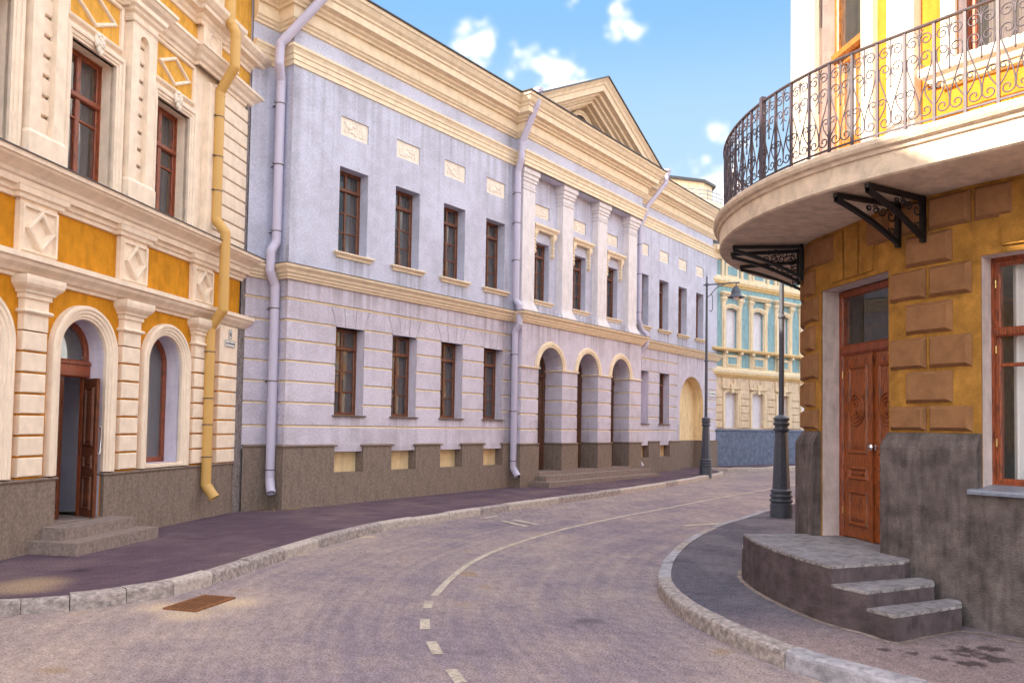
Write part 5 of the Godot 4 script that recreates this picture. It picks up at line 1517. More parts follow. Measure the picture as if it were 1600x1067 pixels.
func far_buildings() -> void:
	warp_now = null
	var up := func(a: Vector3) -> Vector3: return Vector3(a.x, a.z, -a.y)
	# tall cream block with a flat overhanging roof
	var r := node(self, "cream_block", Transform3D(Basis.IDENTITY, Vector3(9.0, 0, -56.0)))
	tag(r, "tall cream house with a flat grey roof rising behind the lavender house", "building", "")
	var prism := func(pts: Array, y0: float, y1: float) -> Geo:
		var g := Geo.new(); g.warp = up; g.plate(pts.map(func(a): return Vector2(a[0], a[1])), y1, y1 - y0); return g
	part(r, "wall", prism.call([[-6, -3.2], [4.45, 0], [5.3, 1.0], [5.3, 12], [-6, 12]], 0.0, 19.4), M.teal_trim)
	part(r, "roof", prism.call([[-6.2, -3.5], [4.5, -0.25], [5.6, 1.05], [5.6, 12.3], [-6.3, 12.3]], 19.4, 19.58), M.roof)
	r = node(self, "ochre_terrace_house", Transform3D(Basis.IDENTITY, Vector3(9.5, 0, -50.0)))
	tag(r, "low ochre and cream house with a railed roof terrace behind the teal house", "building")
	part(r, "wall", prism.call([[-1.5, -1.2], [2.7, 0], [5.6, 2.6], [5.6, 5.0], [-1.5, 5.0]], 0.0, 15.9), M.teal_trim)
	part(r, "frieze", prism.call([[-1.6, -1.3], [2.75, -0.06], [5.7, 2.6], [5.7, 5.1], [-1.6, 5.1]], 14.9, 15.6), M.gold)
	part(r, "cornice", prism.call([[-1.8, -1.6], [2.8, -0.4], [6.0, 2.5], [6.0, 5.2], [-1.8, 5.2]], 16.0, 16.3), M.white)
	var pts := [Vector2(-1.5, -1.3), Vector2(2.75, -0.1), Vector2(5.7, 2.6)]
	for e in 2:
		var a: Vector2 = pts[e]; var b: Vector2 = pts[e + 1]
		var g := Geo.new()
		for y in [16.5, 16.75, 17.0]: g.tube([Vector3(a.x, y, -a.y), Vector3(b.x, y, -b.y)], 0.03, 6)
		for k in 9:
			var q := a.lerp(b, k / 8.0)
			g.tube([Vector3(q.x, 16.2, -q.y), Vector3(q.x, 17.05, -q.y)], 0.025, 6)
		part(r, "railing", g, M.sill_blue)
	r = node(self, "cupola_house", Transform3D(Basis.IDENTITY, Vector3(12.55, 0, -45.0)))
	tag(r, "round turret with a pale bell shaped cupola and weather vane behind the balcony", "building")
	var g := Geo.new(); g.lathe(Vector3.ZERO, [Vector2(0.75, 0), Vector2(0.75, 13.4), Vector2(0.95, 13.6), Vector2(1.05, 13.75), Vector2(1.05, 13.9)], 20); part(r, "drum", g, M.teal_trim)
	g = Geo.new(); g.lathe(Vector3.ZERO, [Vector2(1.1, 13.9), Vector2(1.0, 14.1), Vector2(0.78, 14.3), Vector2(0.62, 14.6), Vector2(0.58, 15.0), Vector2(0.6, 15.15), Vector2(0.7, 15.2), Vector2(0.7, 15.4), Vector2(0.55, 15.7), Vector2(0.3, 15.95), Vector2(0.12, 16.3), Vector2(0.05, 17.0), Vector2(0.0, 17.0)], 20); part(r, "cupola", g, M.blind)
	g = Geo.new(); g.tube([Vector3(0, 16.9, 0), Vector3(0, 17.9, 0)], 0.025, 6); g.box(-0.45, 0.1, 17.15, 17.25, -0.01, 0.01); g.box(-0.5, -0.35, 17.1, 17.3, -0.011, 0.011); part(r, "weather_vane", g, M.iron)

# sunlit house round the corner, seen only as a reflection in the lavender house's windows
func golden_house() -> void:
	warp_now = null
	var th := deg_to_rad(163.7)
	var root := node(self, "golden_house", Transform3D(Basis(Vector3(sin(th), 0, -cos(th)), Vector3.UP, Vector3(cos(th), 0, sin(th))), Vector3(12.9, 0, -24.6)))
	tag(root, "sunlit golden house with white window surrounds round the bend behind the corner house", "building")
	var rng := RandomNumberGenerator.new(); rng.seed = 2
	var holes := []
	for i in 4:
		for y in [1.4, 5.0]: holes.append([0.6 + 1.75 * i, 1.5 + 1.75 * i, y, y + 2.0, false])
	var g := geo(); g.wall(0, 7.4, 1.0, 8.6, 0.0, holes, 0.2); g.box(0, 7.4, 1.0, 8.6, -6.0, 0.0, "fd"); part(root, "wall", g, M.golden)
	g = geo(); g.box(-0.05, 7.45, -0.2, 1.0, -6.0, 0.06); part(root, "plinth", g, M.plinth)
	for h in holes:
		g = geo(); g.trim([Vector2(h[0], h[2]), Vector2(h[0], h[3]), Vector2(h[1], h[3]), Vector2(h[1], h[2])], [Vector2(0, -0.05), Vector2(0, 0.05), Vector2(0.12, 0.06), Vector2(0.14, 0)], true); part(root, "window_surround", g, M.white_up)
		window(root, flat((h[0] + h[1]) / 2, h[2], -0.15), 0.9, 2.0, {"mat": M.frame_red, "tr": 1.4, "rows": [0.8], "curtain": [[-0.9, 0.9]]}, rng)
	for y in [4.2, 8.4]:
		g = geo(); g.sweep([Vector2(0, -1), Vector2(0, 0), Vector2(7.4, 0), Vector2(7.4, -1)], [Vector2(0, y), Vector2(0.1, y + 0.05), Vector2(0.12, y + 0.2), Vector2(0.25, y + 0.25), Vector2(0.25, y + 0.35), Vector2(0, y + 0.4)]); part(root, "cornice", g, M.white_up)
	g = geo(); g.box(-0.2, 7.6, 8.75, 8.85, -6.2, 0.2); part(root, "roof", g, M.roof)

# ------------------------------------------------------------------ street lamps
func street_lamp(at: Vector3, arm: Vector3, H: float, label: String) -> void:
	var n := node(self, "street_lamp", Transform3D(Basis.IDENTITY, at))
	tag(n, label, "street lamp", "grey cast iron street lamps")
	var g := Geo.new()
	g.lathe(Vector3.ZERO, [Vector2(0.205, -0.1), Vector2(0.205, 0.26), Vector2(0.19, 0.275), Vector2(0.19, 0.29), Vector2(0.21, 0.30), Vector2(0.22, 0.325), Vector2(0.21, 0.35), Vector2(0.185, 0.36), Vector2(0.185, 0.38), Vector2(0.205, 0.39), Vector2(0.212, 0.415), Vector2(0.205, 0.44), Vector2(0.18, 0.45), Vector2(0.18, 0.47), Vector2(0.195, 0.48), Vector2(0.2, 0.505), Vector2(0.19, 0.53), Vector2(0.16, 0.55)], 24)
	part(n, "base", g, M.lamp)
	g = Geo.new(); g.lathe(Vector3.ZERO, [Vector2(0.165, 0.54), Vector2(0.115, 1.66)], 8, false, PI / 8); part(n, "pedestal", g, M.lamp)
	g = Geo.new()
	g.lathe(Vector3.ZERO, [Vector2(0.11, 1.64), Vector2(0.15, 1.67), Vector2(0.155, 1.70), Vector2(0.125, 1.72), Vector2(0.125, 1.76), Vector2(0.15, 1.78), Vector2(0.155, 1.81), Vector2(0.13, 1.83), Vector2(0.13, 1.86), Vector2(0.15, 1.875), Vector2(0.15, 1.91), Vector2(0.085, 1.95), Vector2(0.05, 1.98)], 24)
	part(n, "collar", g, M.lamp)
	g = Geo.new(); g.lathe(Vector3.ZERO, [Vector2(0.052, 1.95), Vector2(0.048, 3.84), Vector2(0.068, 3.85), Vector2(0.07, 3.885), Vector2(0.045, 3.92), Vector2(0.036, H - 0.35), Vector2(0.055, H - 0.34), Vector2(0.055, H - 0.26), Vector2(0.03, H - 0.25), Vector2(0.022, H - 0.1), Vector2(0.035, H - 0.07), Vector2(0.012, H), Vector2(0.0, H + 0.12)], 16)
	part(n, "shaft", g, M.lamp)
	var y := H - 0.3
	var p := func(r: float, h: float) -> Vector3: return arm * r + Vector3.UP * h
	g = Geo.new()
	g.tube([p.call(-0.12, y), p.call(1.12, y)], 0.022, 8)
	g.tube([p.call(0.03, y - 0.42), p.call(0.16, y - 0.33), p.call(0.27, y - 0.18), p.call(0.42, y - 0.08), p.call(0.62, y - 0.03)], 0.014, 6)
	g.tube([p.call(0.14, y - 0.3), p.call(0.2, y - 0.42), p.call(0.2, y - 0.85), p.call(0.15, y - 0.93), p.call(0.1, y - 0.88)], 0.012, 6)
	part(n, "arm", g, M.lamp)
	g = Geo.new()
	g.lathe(p.call(1.0, y - 0.5), [Vector2(0.285, 0.0), Vector2(0.28, 0.015), Vector2(0.2, 0.06), Vector2(0.165, 0.12), Vector2(0.155, 0.22), Vector2(0.13, 0.29), Vector2(0.09, 0.31), Vector2(0.09, 0.35), Vector2(0.05, 0.37), Vector2(0.02, 0.4), Vector2(0.02, 0.5)], 20)
	g.lathe(p.call(1.0, y - 0.5), [Vector2(0.0, 0.05), Vector2(0.19, 0.05), Vector2(0.28, 0.0)], 20)
	part(n, "lamp_shade", g, M.lamp)
	g = Geo.new(); g.ball(p.call(1.0, y - 0.5), Vector3(0.11, 0.1, 0.11), 6, 12); part(n, "globe", g, M.blind)

# ------------------------------------------------------------------ ground
const KERB_L := [[-6.9, 7.2], [-5.6, 7.3], [-4.67, 7.36], [-4.37, 7.42], [-4.03, 7.6], [-3.73, 7.88], [-3.47, 8.23], [-3.28, 8.8], [-3.09, 9.75], [-2.73, 11.55], [-2.13, 13.45], [-1.17, 15.1], [0.08, 16.95], [1.65, 19.15], [3.7, 22.0], [5.95, 25.6], [7.3, 27.8], [7.75, 28.9], [7.75, 29.7], [7.45, 30.6], [7.0, 31.1]]
const KERB_R := [[26, 39], [16, 28], [10, 22.4], [7.3, 19.3], [6.29, 17.97], [5.53, 16.9], [4.72, 15.75], [3.47, 13.75], [2.6, 11.95], [2.06, 10.5], [1.80, 9.6], [1.63, 8.7], [1.62, 7.85], [1.71, 7.25], [1.93, 6.5], [2.2, 5.9], [2.75, 5.2], [4.1, 3.4], [7.2, -0.5], [10, -4]]
const WALL_R := [[28, 36], [18, 26], [12.5, 19], [9.5, 16], [8.2, 14.6], [7.0, 13.3], [6, 12.6], [5.2, 11.8], [4.6, 11.1], [4.2, 10.3], [3.95, 9.5], [3.9, 8.8], [3.95, 8.2], [4.05, 7.7], [4.25, 7.35], [4.5, 6.9], [5.2, 6.1], [6.6, 4.4], [9.6, 0.5], [12, -3]]
const CENTRE := [[-0.1, 4.6], [-0.42, 5.75], [-0.64, 6.5], [-0.77, 7.25], [-0.81, 8.0], [-0.79, 8.5], [-0.68, 9.46], [-0.44, 10.76], [0.07, 12.24], [1.0, 14.2], [2.16, 16.0], [3.59, 17.95], [5.46, 20.57], [7.51, 23.2], [10.2, 26.6], [14, 31]]

var streaks := FastNoiseLite.new()
var patch := FastNoiseLite.new()
var grit := FastNoiseLite.new()

func gy(d: float) -> float:
	return rise(d)

func sheet(us: PackedFloat64Array, at: Callable, vs: PackedFloat64Array, tint: Callable) -> ArrayMesh:
	var V := PackedVector3Array(); var N := PackedVector3Array(); var C := PackedColorArray(); var T := PackedVector2Array(); var I := PackedInt32Array()
	var nu := us.size(); var nv := vs.size()
	for j in nv:
		for i in nu:
			var q: Vector3 = at.call(us[i], vs[j])
			V.append(q); N.append(Vector3.UP); C.append(tint.call(q)); T.append(Vector2(q.x, q.z))
	for j in nv - 1:
		for i in nu - 1:
			var a := j * nu + i; var b := a + 1; var c := a + nu; var d := c + 1
			var up := (V[b] - V[a]).cross(V[c] - V[a]).y
			if up > 0: I.append_array([a, c, b, b, c, d])
			else: I.append_array([a, b, c, b, d, c])
	var arr := []
	arr.resize(Mesh.ARRAY_MAX)
	arr[Mesh.ARRAY_VERTEX] = V; arr[Mesh.ARRAY_NORMAL] = N; arr[Mesh.ARRAY_COLOR] = C; arr[Mesh.ARRAY_TEX_UV] = T; arr[Mesh.ARRAY_INDEX] = I
	var m := ArrayMesh.new()
	m.add_surface_from_arrays(Mesh.PRIMITIVE_TRIANGLES, arr)
	m.surface_set_material(0, M.asphalt)
	return m

func steps_of(a: float, b: float, n: int) -> PackedFloat64Array:
	var o := PackedFloat64Array()
	for i in n + 1: o.append(lerpf(a, b, float(i) / n))
	return o

var centre_pts := []
func off_centre(q: Vector2) -> Vector2:
	var best := 1e9; var s := 0.0; var sg := 1.0; var acc := 0.0
	for i in centre_pts.size() - 1:
		var a: Vector2 = centre_pts[i]; var d: Vector2 = centre_pts[i + 1] - a
		var L := d.length()
		var t := clampf((q - a).dot(d) / (L * L), 0.0, 1.0)
		var e := (q - a - d * t)
		if e.length_squared() < best:
			best = e.length_squared(); s = acc + t * L; sg = signf(d.cross(e))
		acc += L
	return Vector2(sg * sqrt(best), s)

func road_tint(p: Vector3) -> Color:
	var q := Vector2(p.x, -p.z)
	var e := off_centre(q)
	var st := streaks.get_noise_2d(e.x * 430.0 + patch.get_noise_2d(e.y * 5.0, 0.0) * 20.0, e.y * 5.0) * 0.5 + 0.5
	var pa := patch.get_noise_2d(q.x * 9.0, q.y * 9.0) * 0.5 + 0.5
	var pf := patch.get_noise_2d(q.x * 45.0 + 90.0, q.y * 45.0) * 0.5 + 0.5
	var gr := grit.get_noise_2d(q.x * 160.0, q.y * 160.0) * 0.5 + 0.5
	# sand lies at the kerbs and on the inside of the bend, tyres have swept the rest
	var side := clampf((absf(e.x + 0.3) - 1.0) / 2.2, 0.0, 1.0)
	var dust := clampf((st - 0.5) * 0.6 + (pa - 0.5) * 0.9 + (pf - 0.5) * 0.8 + side * 0.22 + 0.34, 0.0, 1.0)
	if q.y < 8.0: dust = clampf(dust + (8.0 - q.y) * 0.06, 0.0, 1.0)
	var c := Color(0.31, 0.255, 0.31).lerp(Color(0.59, 0.47, 0.42), dust)
	c = c * (0.72 + 0.56 * gr)
	if pf > 0.74 and pa > 0.42: c = c.lerp(Color(0.42, 0.27, 0.14), (pf - 0.74) * 5.0)
	if pf < 0.25 and pa < 0.5: c = c.lerp(Color(0.07, 0.06, 0.065), (0.25 - pf) * 3.5)
	for z in [[-3.35, 7.75, 0.3], [-2.72, 8.0, 0.35], [-3.0, 7.45, 0.3], [-2.9, 11.0, 0.2], [-2.3, 12.8, 0.22]]:
		var dd: float = Vector2(z[0], z[1]).distance_to(q) / z[2] + (gr - 0.5) * 0.7
		if dd < 1.0: c = c.lerp(Color(0.80, 0.62, 0.45), (1.0 - dd) * 1.1)
	c.a = 1.0
	return c

func walk_tint(p: Vector3) -> Color:
	var q := Vector2(p.x, -p.z)
	var pa := patch.get_noise_2d(q.x * 12.0, q.y * 12.0) * 0.5 + 0.5
	var pf := patch.get_noise_2d(q.x * 50.0, q.y * 50.0 + 70.0) * 0.5 + 0.5
	var gr := grit.get_noise_2d(q.x * 170.0, q.y * 170.0) * 0.5 + 0.5
	var dust := clampf((pa - 0.42) * 1.3 + (pf - 0.5) * 0.9, 0.0, 1.0)
	var c := Color(0.16, 0.108, 0.145).lerp(Color(0.30, 0.21, 0.22), dust)
	if q.x > 0.5 and q.y < 16.0:
		c = Color(0.17, 0.155, 0.195).lerp(Color(0.34, 0.30, 0.33), dust)
		var near := clampf((7.4 - q.y) / 1.2, 0.0, 1.0)
		c = c.lerp(Color(0.40, 0.305, 0.305), near * clampf(pa + 0.35, 0, 1))
	c = c * (0.7 + 0.6 * gr)
	if pf < 0.27: c = c.lerp(Color(0.045, 0.036, 0.04), (0.27 - pf) * 4.0)
	# oily stains by the corner steps
	for z in [[3.2, 5.95, 0.13], [3.42, 6.1, 0.16], [3.3, 5.82, 0.12], [3.75, 6.22, 0.1], [3.05, 6.05, 0.09], [3.62, 5.95, 0.11], [2.86, 6.15, 0.06], [3.9, 6.0, 0.07]]:
		var v := Vector2(z[0] - q.x, (z[1] - q.y) * 1.5)
		var dd: float = v.length() / z[2] + (pf - 0.5) * 3.2 + (gr - 0.5) * 2.2
		if dd < 0.9: c = c.lerp(Color(0.06, 0.045, 0.05), clampf((0.9 - dd) * 1.7, 0.0, 0.8))
	var sd: float = Vector2(-4.9, 7.95).distance_to(q) / 0.55 + (pf - 0.5)
	if sd < 1.0: c = c.lerp(Color(0.5, 0.36, 0.25), (1.0 - sd) * 1.2)
	c.a = 1.0
	return c

func along(P: Array, n: int) -> Array:
	var L := 0.0
	for i in P.size() - 1: L += (P[i + 1] - P[i]).length()
	var o := []
	var i := 0; var done := 0.0
	for k in n + 1:
		var t := L * k / n
		while i < P.size() - 2 and done + (P[i + 1] - P[i]).length() < t:
			done += (P[i + 1] - P[i]).length(); i += 1
		o.append(P[i].lerp(P[i + 1], clampf((t - done) / (P[i + 1] - P[i]).length(), 0.0, 1.0)))
	return o

func strip(pts: Array, w: float, h: float) -> Geo:
	var g := Geo.new()
	g.warp = func(a: Vector3) -> Vector3: return Vector3(a.x, a.y + rise(-a.z), a.z)
	for i in pts.size() - 1:
		var a: Vector2 = pts[i]; var b: Vector2 = pts[i + 1]
		var d0: Vector2 = (pts[mini(i + 1, pts.size() - 1)] - pts[maxi(i - 1, 0)]).normalized()
		var d1: Vector2 = (pts[mini(i + 2, pts.size() - 1)] - pts[i]).normalized()
		var n0 := Vector2(-d0.y, d0.x) * w / 2; var n1 := Vector2(-d1.y, d1.x) * w / 2
		g.quad(Vector3((a - n0).x, h, -(a - n0).y), Vector3((b - n1).x, h, -(b - n1).y), Vector3((b + n1).x, h, -(b + n1).y), Vector3((a + n0).x, h, -(a + n0).y))
	return g

func kerb(P: Array, side: float, called: String, mats: Array, rng: RandomNumberGenerator, lens: Array) -> void:
	var k := structure(node(self, called)) as Node3D
	var L := 0.0
	for i in P.size() - 1: L += (P[i + 1] - P[i]).length()
	var fine := along(P, int(L / 0.1))
	var i := 0
	var count := 0
	while i < fine.size() - 1:
		var want: int = lens[mini(count, lens.size() - 1)]
		var j := mini(i + want, fine.size() - 1)
		var seg := fine.slice(i, j + 1)
		if seg.size() >= 2:
			seg[0] = seg[0].lerp(seg[1], 0.045); seg[-1] = seg[-1].lerp(seg[-2], 0.045)
			var path := seg.map(func(q): return Vector2(q.x, -q.y))
			if side < 0: path.reverse()
			var g := Geo.new()
			var dy := rng.randf_range(-0.008, 0.008)
			g.warp = func(a: Vector3) -> Vector3: return Vector3(a.x, a.y + rise(-a.z) + dy, a.z)
			g.sweep(path, [Vector2(-0.15, -0.1), Vector2(0.0, -0.1), Vector2(-0.004, 0.105), Vector2(-0.012, 0.128), Vector2(-0.035, 0.142), Vector2(-0.15, 0.146), Vector2(-0.15, -0.1)])
			part(k, "kerb_stone", g, mats[rng.randi() % mats.size()])
		i = j
		count += 1

func ground() -> void:
	streaks.seed = 3; streaks.frequency = 0.02; streaks.fractal_octaves = 4
	patch.seed = 9; patch.frequency = 0.025; patch.fractal_octaves = 4; patch.noise_type = FastNoiseLite.TYPE_SIMPLEX_SMOOTH
	grit.seed = 14; grit.frequency = 0.05; grit.fractal_octaves = 3
	var v2 := func(P: Array) -> Array: return P.map(func(a): return Vector2(a[0], a[1]))
	centre_pts = v2.call(CENTRE)
	# far ground, one sheet to the horizon
	var us := PackedFloat64Array([-400, -150, -60, -30, -15, -8, 0, 8, 15, 30, 60, 150, 400])
	var ds := PackedFloat64Array([-400, -100, -40, -15, -5, 3, 9, 15, 22, 34, 50, 70, 120, 400])
	structure(put(self, "ground", sheet(us, func(x, d): return Vector3(x, gy(d) - 0.03, -d), ds, func(_p): return Color(0.19, 0.155, 0.155))))
	var rv := PackedFloat64Array()
	var d := 3.2
	while d < 15.0: rv.append(d); d += 0.055 + maxf(0.0, (d - 6.0)) * 0.005
	rv.append(15.0); d = 15.1
	while d < 36.0: rv.append(d); d += 0.16
	structure(put(self, "road", sheet(steps_of(-6.8, 13.0, 560), func(x, e): return Vector3(x, gy(e), -e), rv, road_tint)))
	# pavements
	var kl := catmull(v2.call(KERB_L), 8)
	var kr := catmull(v2.call(KERB_R), 10)
	var wr := catmull(v2.call(WALL_R), 10)
	var n := 260
	var fl := along(kl, n)
	var wl := []
	var yo := Vector2(-5.168, 14.842); var yu := Vector2(sin(deg_to_rad(8.82)), cos(deg_to_rad(8.82)))
	var bo := Vector2(-4.353, 15.193); var bu := Vector2(sin(deg_to_rad(36.58)), cos(deg_to_rad(36.58)))
	for q in fl:
		var a := yo + yu * clampf((q - yo).dot(yu), -7.9, 0.2) + Vector2(-yu.y, yu.x) * 0.35
		var b := bo + bu * clampf((q - bo).dot(bu), -0.6, 21.2) + Vector2(-bu.y, bu.x) * 0.3
		wl.append(a.lerp(b, smoothstep(11.6, 13.8, q.y)))
	structure(put(self, "pavement", sheet(steps_of(0, n, n), func(i, t): 
		var f: Vector2 = fl[int(i)]; var w: Vector2 = wl[int(i)]
		var e := f + (w - f).normalized() * 0.13
		var q := e.lerp(w, t)
		return Vector3(q.x, gy(q.y) + 0.14, -q.y), steps_of(0, 1, 34), walk_tint)))
	var m := 640
	structure(put(self, "pavement", sheet(steps_of(0, m, m), func(i, t):
		var k: float = i / m * (kr.size() - 1)
		var a := int(minf(k, kr.size() - 1.001)); var z := k - a
		var f: Vector2 = kr[a].lerp(kr[a + 1], z); var w: Vector2 = wr[a].lerp(wr[a + 1], z)
		var e := f + (w - f).normalized() * 0.13
		var q := e.lerp(w, t)
		return Vector3(q.x, gy(q.y) + 0.14, -q.y), steps_of(0, 1, 64), walk_tint)))
	var kt := [Vector2(7.85, 31.45), Vector2(8.5, 31.15), Vector2(9.35, 31.35), Vector2(12.0, 33.25), Vector2(22.0, 40.5)]
	var tf := along(kt, 60)
	var tb := along([Vector2(8.0, 32.4), Vector2(8.4, 32.6), Vector2(9.0, 32.9), Vector2(11.4, 34.7), Vector2(21.4, 42.0)], 60)
	structure(put(self, "pavement", sheet(steps_of(0, 60, 60), func(i, t):
		var q: Vector2 = tf[int(i)].lerp(tb[int(i)], 0.06 + 0.94 * t)
		return Vector3(q.x, gy(q.y) + 0.14, -q.y), steps_of(0, 1, 6), walk_tint)))
	var rng := RandomNumberGenerator.new(); rng.seed = 77
	kerb(kl, 1.0, "kerb", [M.kerb, M.kerb_b, M.kerb], rng, [6, 9, 9, 4, 5, 5, 6, 8, 9, 10])
	kerb(kr, 1.0, "kerb", [M.kerb_r, M.kerb_b], rng, [10])
	kerb(kt, 1.0, "kerb", [M.kerb], rng, [10])
	# painted markings
	var mk := structure(node(self, "road_marking")) as Node3D
	var line := along(catmull(v2.call([[-0.79, 8.42], [-0.68, 9.46], [-0.44, 10.76], [0.07, 12.24], [1.0, 14.2], [2.16, 16.0], [3.59, 17.95], [5.46, 20.57], [7.51, 23.2], [10.2, 26.6], [12.5, 29.3]]), 8), 90)
	part(mk, "painted_line", strip(line, 0.085, 0.005), M.paint)
	for q in [[[-0.80, 7.87], [-0.81, 8.17]], [[-0.735, 7.07], [-0.775, 7.44]], [[-0.55, 6.31], [-0.64, 6.68]], [[-0.325, 5.63], [-0.42, 5.93]], [[-0.05, 4.9], [-0.17, 5.22]]]:
		part(mk, "painted_dash", strip(v2.call(q), 0.09, 0.005), M.paint)
	for q in [[[-0.53, 15.5], [-0.26, 15.94]], [[-0.15, 15.2], [0.31, 14.40]], [[0.07, 15.38], [0.50, 14.72]], [[5.05, 20.75], [5.9, 20.35]], [[6.2, 21.9], [7.1, 21.5]]]:
		part(mk, "painted_bar", strip(v2.call(q), 0.13 if q[0][0] < 3 else 0.10, 0.006), M.paint)
	for q in [[[3.25, 14.9], [4.0, 15.3], [4.35, 15.35]], [[5.4, 17.4], [5.9, 17.6]]]:
		part(mk, "paint_splash", strip(v2.call(q), 0.17, 0.006), M.paint)

func dust_line() -> void:
	var rng := RandomNumberGenerator.new(); rng.seed = 3
	var P := along(catmull([Vector2(2.76, 9.5), Vector2(2.60, 9.0), Vector2(2.545, 8.4), Vector2(2.575, 7.8), Vector2(2.655, 7.25), Vector2(2.76, 6.89), Vector2(2.93, 6.59), Vector2(3.06, 6.33), Vector2(3.45, 6.55), Vector2(3.82, 6.73), Vector2(4.14, 6.39), Vector2(4.72, 5.66)], 10), 160)
	var g := Geo.new()
	for i in P.size() - 1:
		var a: Vector2 = P[i]; var b: Vector2 = P[i + 1]
		var d := (b - a).normalized(); var n := Vector2(d.y, -d.x)
		var w0 := 0.012 + 0.03 * absf(sin(i * 1.7) * sin(i * 0.37)); var w1 := 0.012 + 0.03 * absf(sin((i + 1) * 1.7) * sin((i + 1) * 0.37))
		a -= n * 0.02; b -= n * 0.02
		var e := a + n * (0.02 + w0); var f := b + n * (0.02 + w1)
		g.quad(Vector3(a.x, 0.147, -a.y), Vector3(e.x, 0.1435, -e.y), Vector3(f.x, 0.1435, -f.y), Vector3(b.x, 0.147, -b.y))
	structure(part(self, "sand", g, M.dust), "stuff")

# ------------------------------------------------------------------ small things
func drain() -> void:
	warp_now = null
	var n := node(self, "storm_drain", Transform3D(Basis(Vector3.UP, -deg_to_rad(15.0)), Vector3(-3.05, 0.004, -7.92)))
	tag(n, "rusty iron storm drain grating in the road beside the pale kerb", "drain grating")
	var g := Geo.new()
	g.box(-0.16, 0.16, -0.2, 0.001, -0.30, 0.30)  # closed box; its black colour paints the shade below the bars
	part(n, "pit_shade", g, M.dark)
	g = Geo.new()
	g.box(-0.185, 0.185, -0.02, 0.012, 0.29, 0.315); g.box(-0.185, 0.185, -0.02, 0.014, -0.315, -0.29); g.box(-0.185, -0.16, -0.02, 0.014, -0.29, 0.29); g.box(0.16, 0.185, -0.02, 0.014, -0.29, 0.29)
	g.box(-0.16, 0.16, -0.02, 0.0075, -0.012, 0.012)
	part(n, "frame", g, M.rust)
	for k in 7:
		g = Geo.new()
		var x := -0.135 + 0.045 * k
		g.box(x - 0.0115, x + 0.0115, 0.007, 0.011, -0.29, 0.29)
		part(n, "bar", g, M.rust)

func rubble() -> void:
	var rng := RandomNumberGenerator.new(); rng.seed = 8
	var g := Geo.new(); g.ball(Vector3.ZERO, Vector3(1, 0.6, 0.8), 3, 5)
	var bm := g.mesh(M.kerb)
	var kl := along(catmull(KERB_L.map(func(a): return Vector2(a[0], a[1])), 8), 300)
	var kr := along(catmull(KERB_R.map(func(a): return Vector2(a[0], a[1])), 8), 300)
	var tr := []
	for i in 420:
		var src := kl if rng.randf() < 0.7 else kr
		var k := rng.randi_range(60, 280)
		var q: Vector2 = src[k]
		var d: Vector2 = (src[k + 1] - src[k - 1]).normalized()
		var off := pow(rng.randf(), 2.5) * 0.7 + 0.03
		q += Vector2(d.y, -d.x) * off
		var s := rng.randf_range(0.004, 0.013) * (2.0 if rng.randf() < 0.06 else 1.0)
		tr.append(Transform3D(Basis(Vector3.UP, rng.randf() * TAU).scaled(Vector3(s, s, s)), Vector3(q.x, rise(q.y) + s * 0.3, -q.y)))
	var mm := MultiMesh.new()
	mm.transform_format = MultiMesh.TRANSFORM_3D
	mm.mesh = bm; mm.instance_count = tr.size()
	for i in tr.size(): mm.set_instance_transform(i, tr[i])
	var o := MultiMeshInstance3D.new(); o.name = "gravel"; o.multimesh = mm
	add_child(o, true)
	structure(o, "stuff")
	# dead grass along the joint of the two houses
	g = Geo.new()
	for i in 90:
		var u := rng.randf_range(-0.6, 0.35)
		var p := Vector3(-4.353 + 0.596 * u, 0.14, -15.193 - 0.803 * u) + Vector3(0.803, 0, 0.596) * rng.randf_range(-0.42 if u < 0 else 0.05, 0.16)
		var h := rng.randf_range(0.02, 0.07)
		var t := Vector3(rng.randf_range(-0.05, 0.05), h, rng.randf_range(-0.05, 0.05))
		var s := Vector3(rng.randf_range(-0.006, 0.006), 0, 0.006)
		g.tri(p - s, p + s, p + t)
	var w := part(self, "grass", g, M.straw)
	structure(w, "stuff")
	# pale lumps of mortar by the stairs
	var lab := ["largest pale lump of mortar at the far end of the arcade stairs", "small pale mortar lump before the middle arch, nearer the yellow house", "small pale mortar lump between the largest lump and the middle arch"]
	var at := [Vector3(4.26, 0.29, -25.85), Vector3(2.75, 0.26, -23.7), Vector3(3.2, 0.27, -24.5)]
	for i in 3:
		g = Geo.new()
		g.ball(Vector3.ZERO, Vector3(0.13, 0.08, 0.1) * (1.0 if i == 0 else 0.5), 5, 7)
		g.ball(Vector3(0.1, 0.0, 0.05) * (1.0 if i == 0 else 0.5), Vector3(0.09, 0.06, 0.08) * (1.0 if i == 0 else 0.5), 5, 6)
		var s := put(self, "mortar_lump", g.mesh(M.panel), Transform3D(Basis.IDENTITY, at[i]))
		tag(s, lab[i], "rubble lump", "lumps of mortar by the stairs")

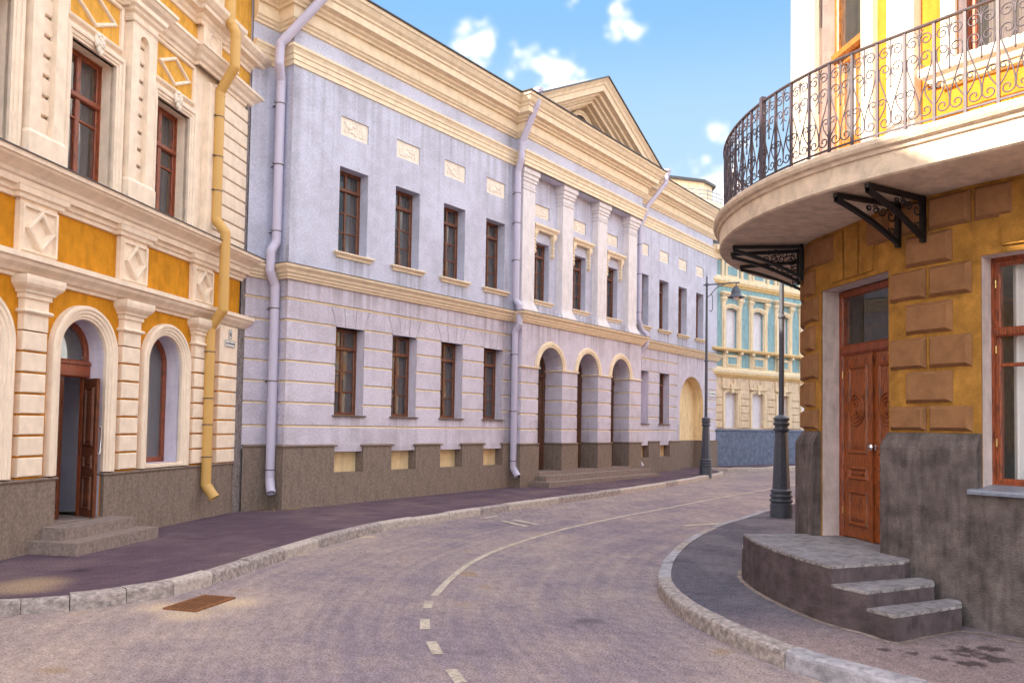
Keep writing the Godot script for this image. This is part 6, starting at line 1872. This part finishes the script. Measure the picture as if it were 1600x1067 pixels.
# ------------------------------------------------------------------ sky
func sky_picture() -> Image:
	var W := 1536; var H := 768
	var f := FastNoiseLite.new(); f.seed = 4; f.frequency = 5.0; f.fractal_octaves = 6; f.noise_type = FastNoiseLite.TYPE_SIMPLEX_SMOOTH
	var fine := FastNoiseLite.new(); fine.seed = 11; fine.frequency = 17.0; fine.fractal_octaves = 5; fine.fractal_gain = 0.58; fine.noise_type = FastNoiseLite.TYPE_SIMPLEX_SMOOTH
	# clouds seen between the roofs: direction (azimuth right of the view, height) in degrees and spread
	var puffs := [[-2.4, 25.8, 1.9, 1.0], [-0.4, 25.0, 1.5, 0.9], [2.4, 24.3, 2.0, 1.0], [4.6, 23.3, 1.6, 0.85], [7.4, 27.2, 1.5, 0.85], [4.6, 28.9, 1.0, 0.75], [15.2, 18.6, 2.3, 0.85], [14.2, 15.6, 3.0, 0.95]]
	var dirs := puffs.map(func(q): return Vector3(sin(deg_to_rad(q[0])) * cos(deg_to_rad(q[1])), sin(deg_to_rad(q[1])), -cos(deg_to_rad(q[0])) * cos(deg_to_rad(q[1]))))
	var gap := Vector3(0.10, 0.42, -0.90).normalized()
	var data := PackedFloat32Array(); data.resize(W * H * 4)
	for j in H:
		var el := PI / 2 - PI * (j + 0.5) / H
		var y := sin(el); var c := cos(el)
		var t := rad_to_deg(el)
		var base := Color(0.29, 0.34, 0.385).lerp(Color(0.23, 0.30, 0.38), smoothstep(6.0, 15.0, t)).lerp(Color(0.178, 0.27, 0.375), smoothstep(14.0, 20.5, t)).lerp(Color(0.102, 0.21, 0.375), smoothstep(20.0, 29.0, t)).lerp(Color(0.05, 0.13, 0.33), smoothstep(29.0, 80.0, t))
		for i in W:
			var k := (j * W + i) * 4
			var col := base
			if y > 0.0:
				var az := TAU * (i + 0.5) / W
				var v := Vector3(sin(az) * c, y, -cos(az) * c)
				var front := smoothstep(0.90, 0.96, v.dot(gap))
				var fn := fine.get_noise_3d(v.x, v.y * 1.5, v.z)
				var cover := f.get_noise_3d(v.x * 0.5, v.y * 0.8, v.z * 0.5) * 1.8 + fn * 0.55 + FILL_CLOUDS  # out of view: bright clouds added as fill light for the shaded fronts
				if front > 0.0:
					var hide := 0.0
					for q in dirs.size():
						var co := v.dot(dirs[q])
						if co > 0.985:
							var a := rad_to_deg(acos(minf(co, 1.0)))
							var s: float = puffs[q][2]
							hide = maxf(hide, puffs[q][3] * exp(-a * a / (s * s)))
					cover = lerpf(cover, hide * 0.85 - 0.34 + fn * (0.25 + 1.7 * minf(hide * 1.6, 1.0)), front)
				var d := clampf(cover * lerpf(2.2, 1.3, front), 0.0, 1.0)
				col = base.lerp(Color(1.75, 1.68, 1.56).lerp(Color(0.52, 0.515, 0.51), front).lerp(Color(1.1, 1.08, 1.08), clampf((cover - 0.45) * 1.2, 0.0, 1.0) * (1.0 - front)), d * d * (3.0 - 2.0 * d) * 0.97)
				# the air is brighter round the sun
				col = col + Color(0.5, 0.46, 0.38) * pow(maxf(0.0, v.dot(SUN)), 12.0)
			else:
				col = Color(0.35, 0.32, 0.31)
			data[k] = col.r; data[k + 1] = col.g; data[k + 2] = col.b; data[k + 3] = 1.0
	return Image.create_from_data(W, H, false, Image.FORMAT_RGBAF, data.to_byte_array())
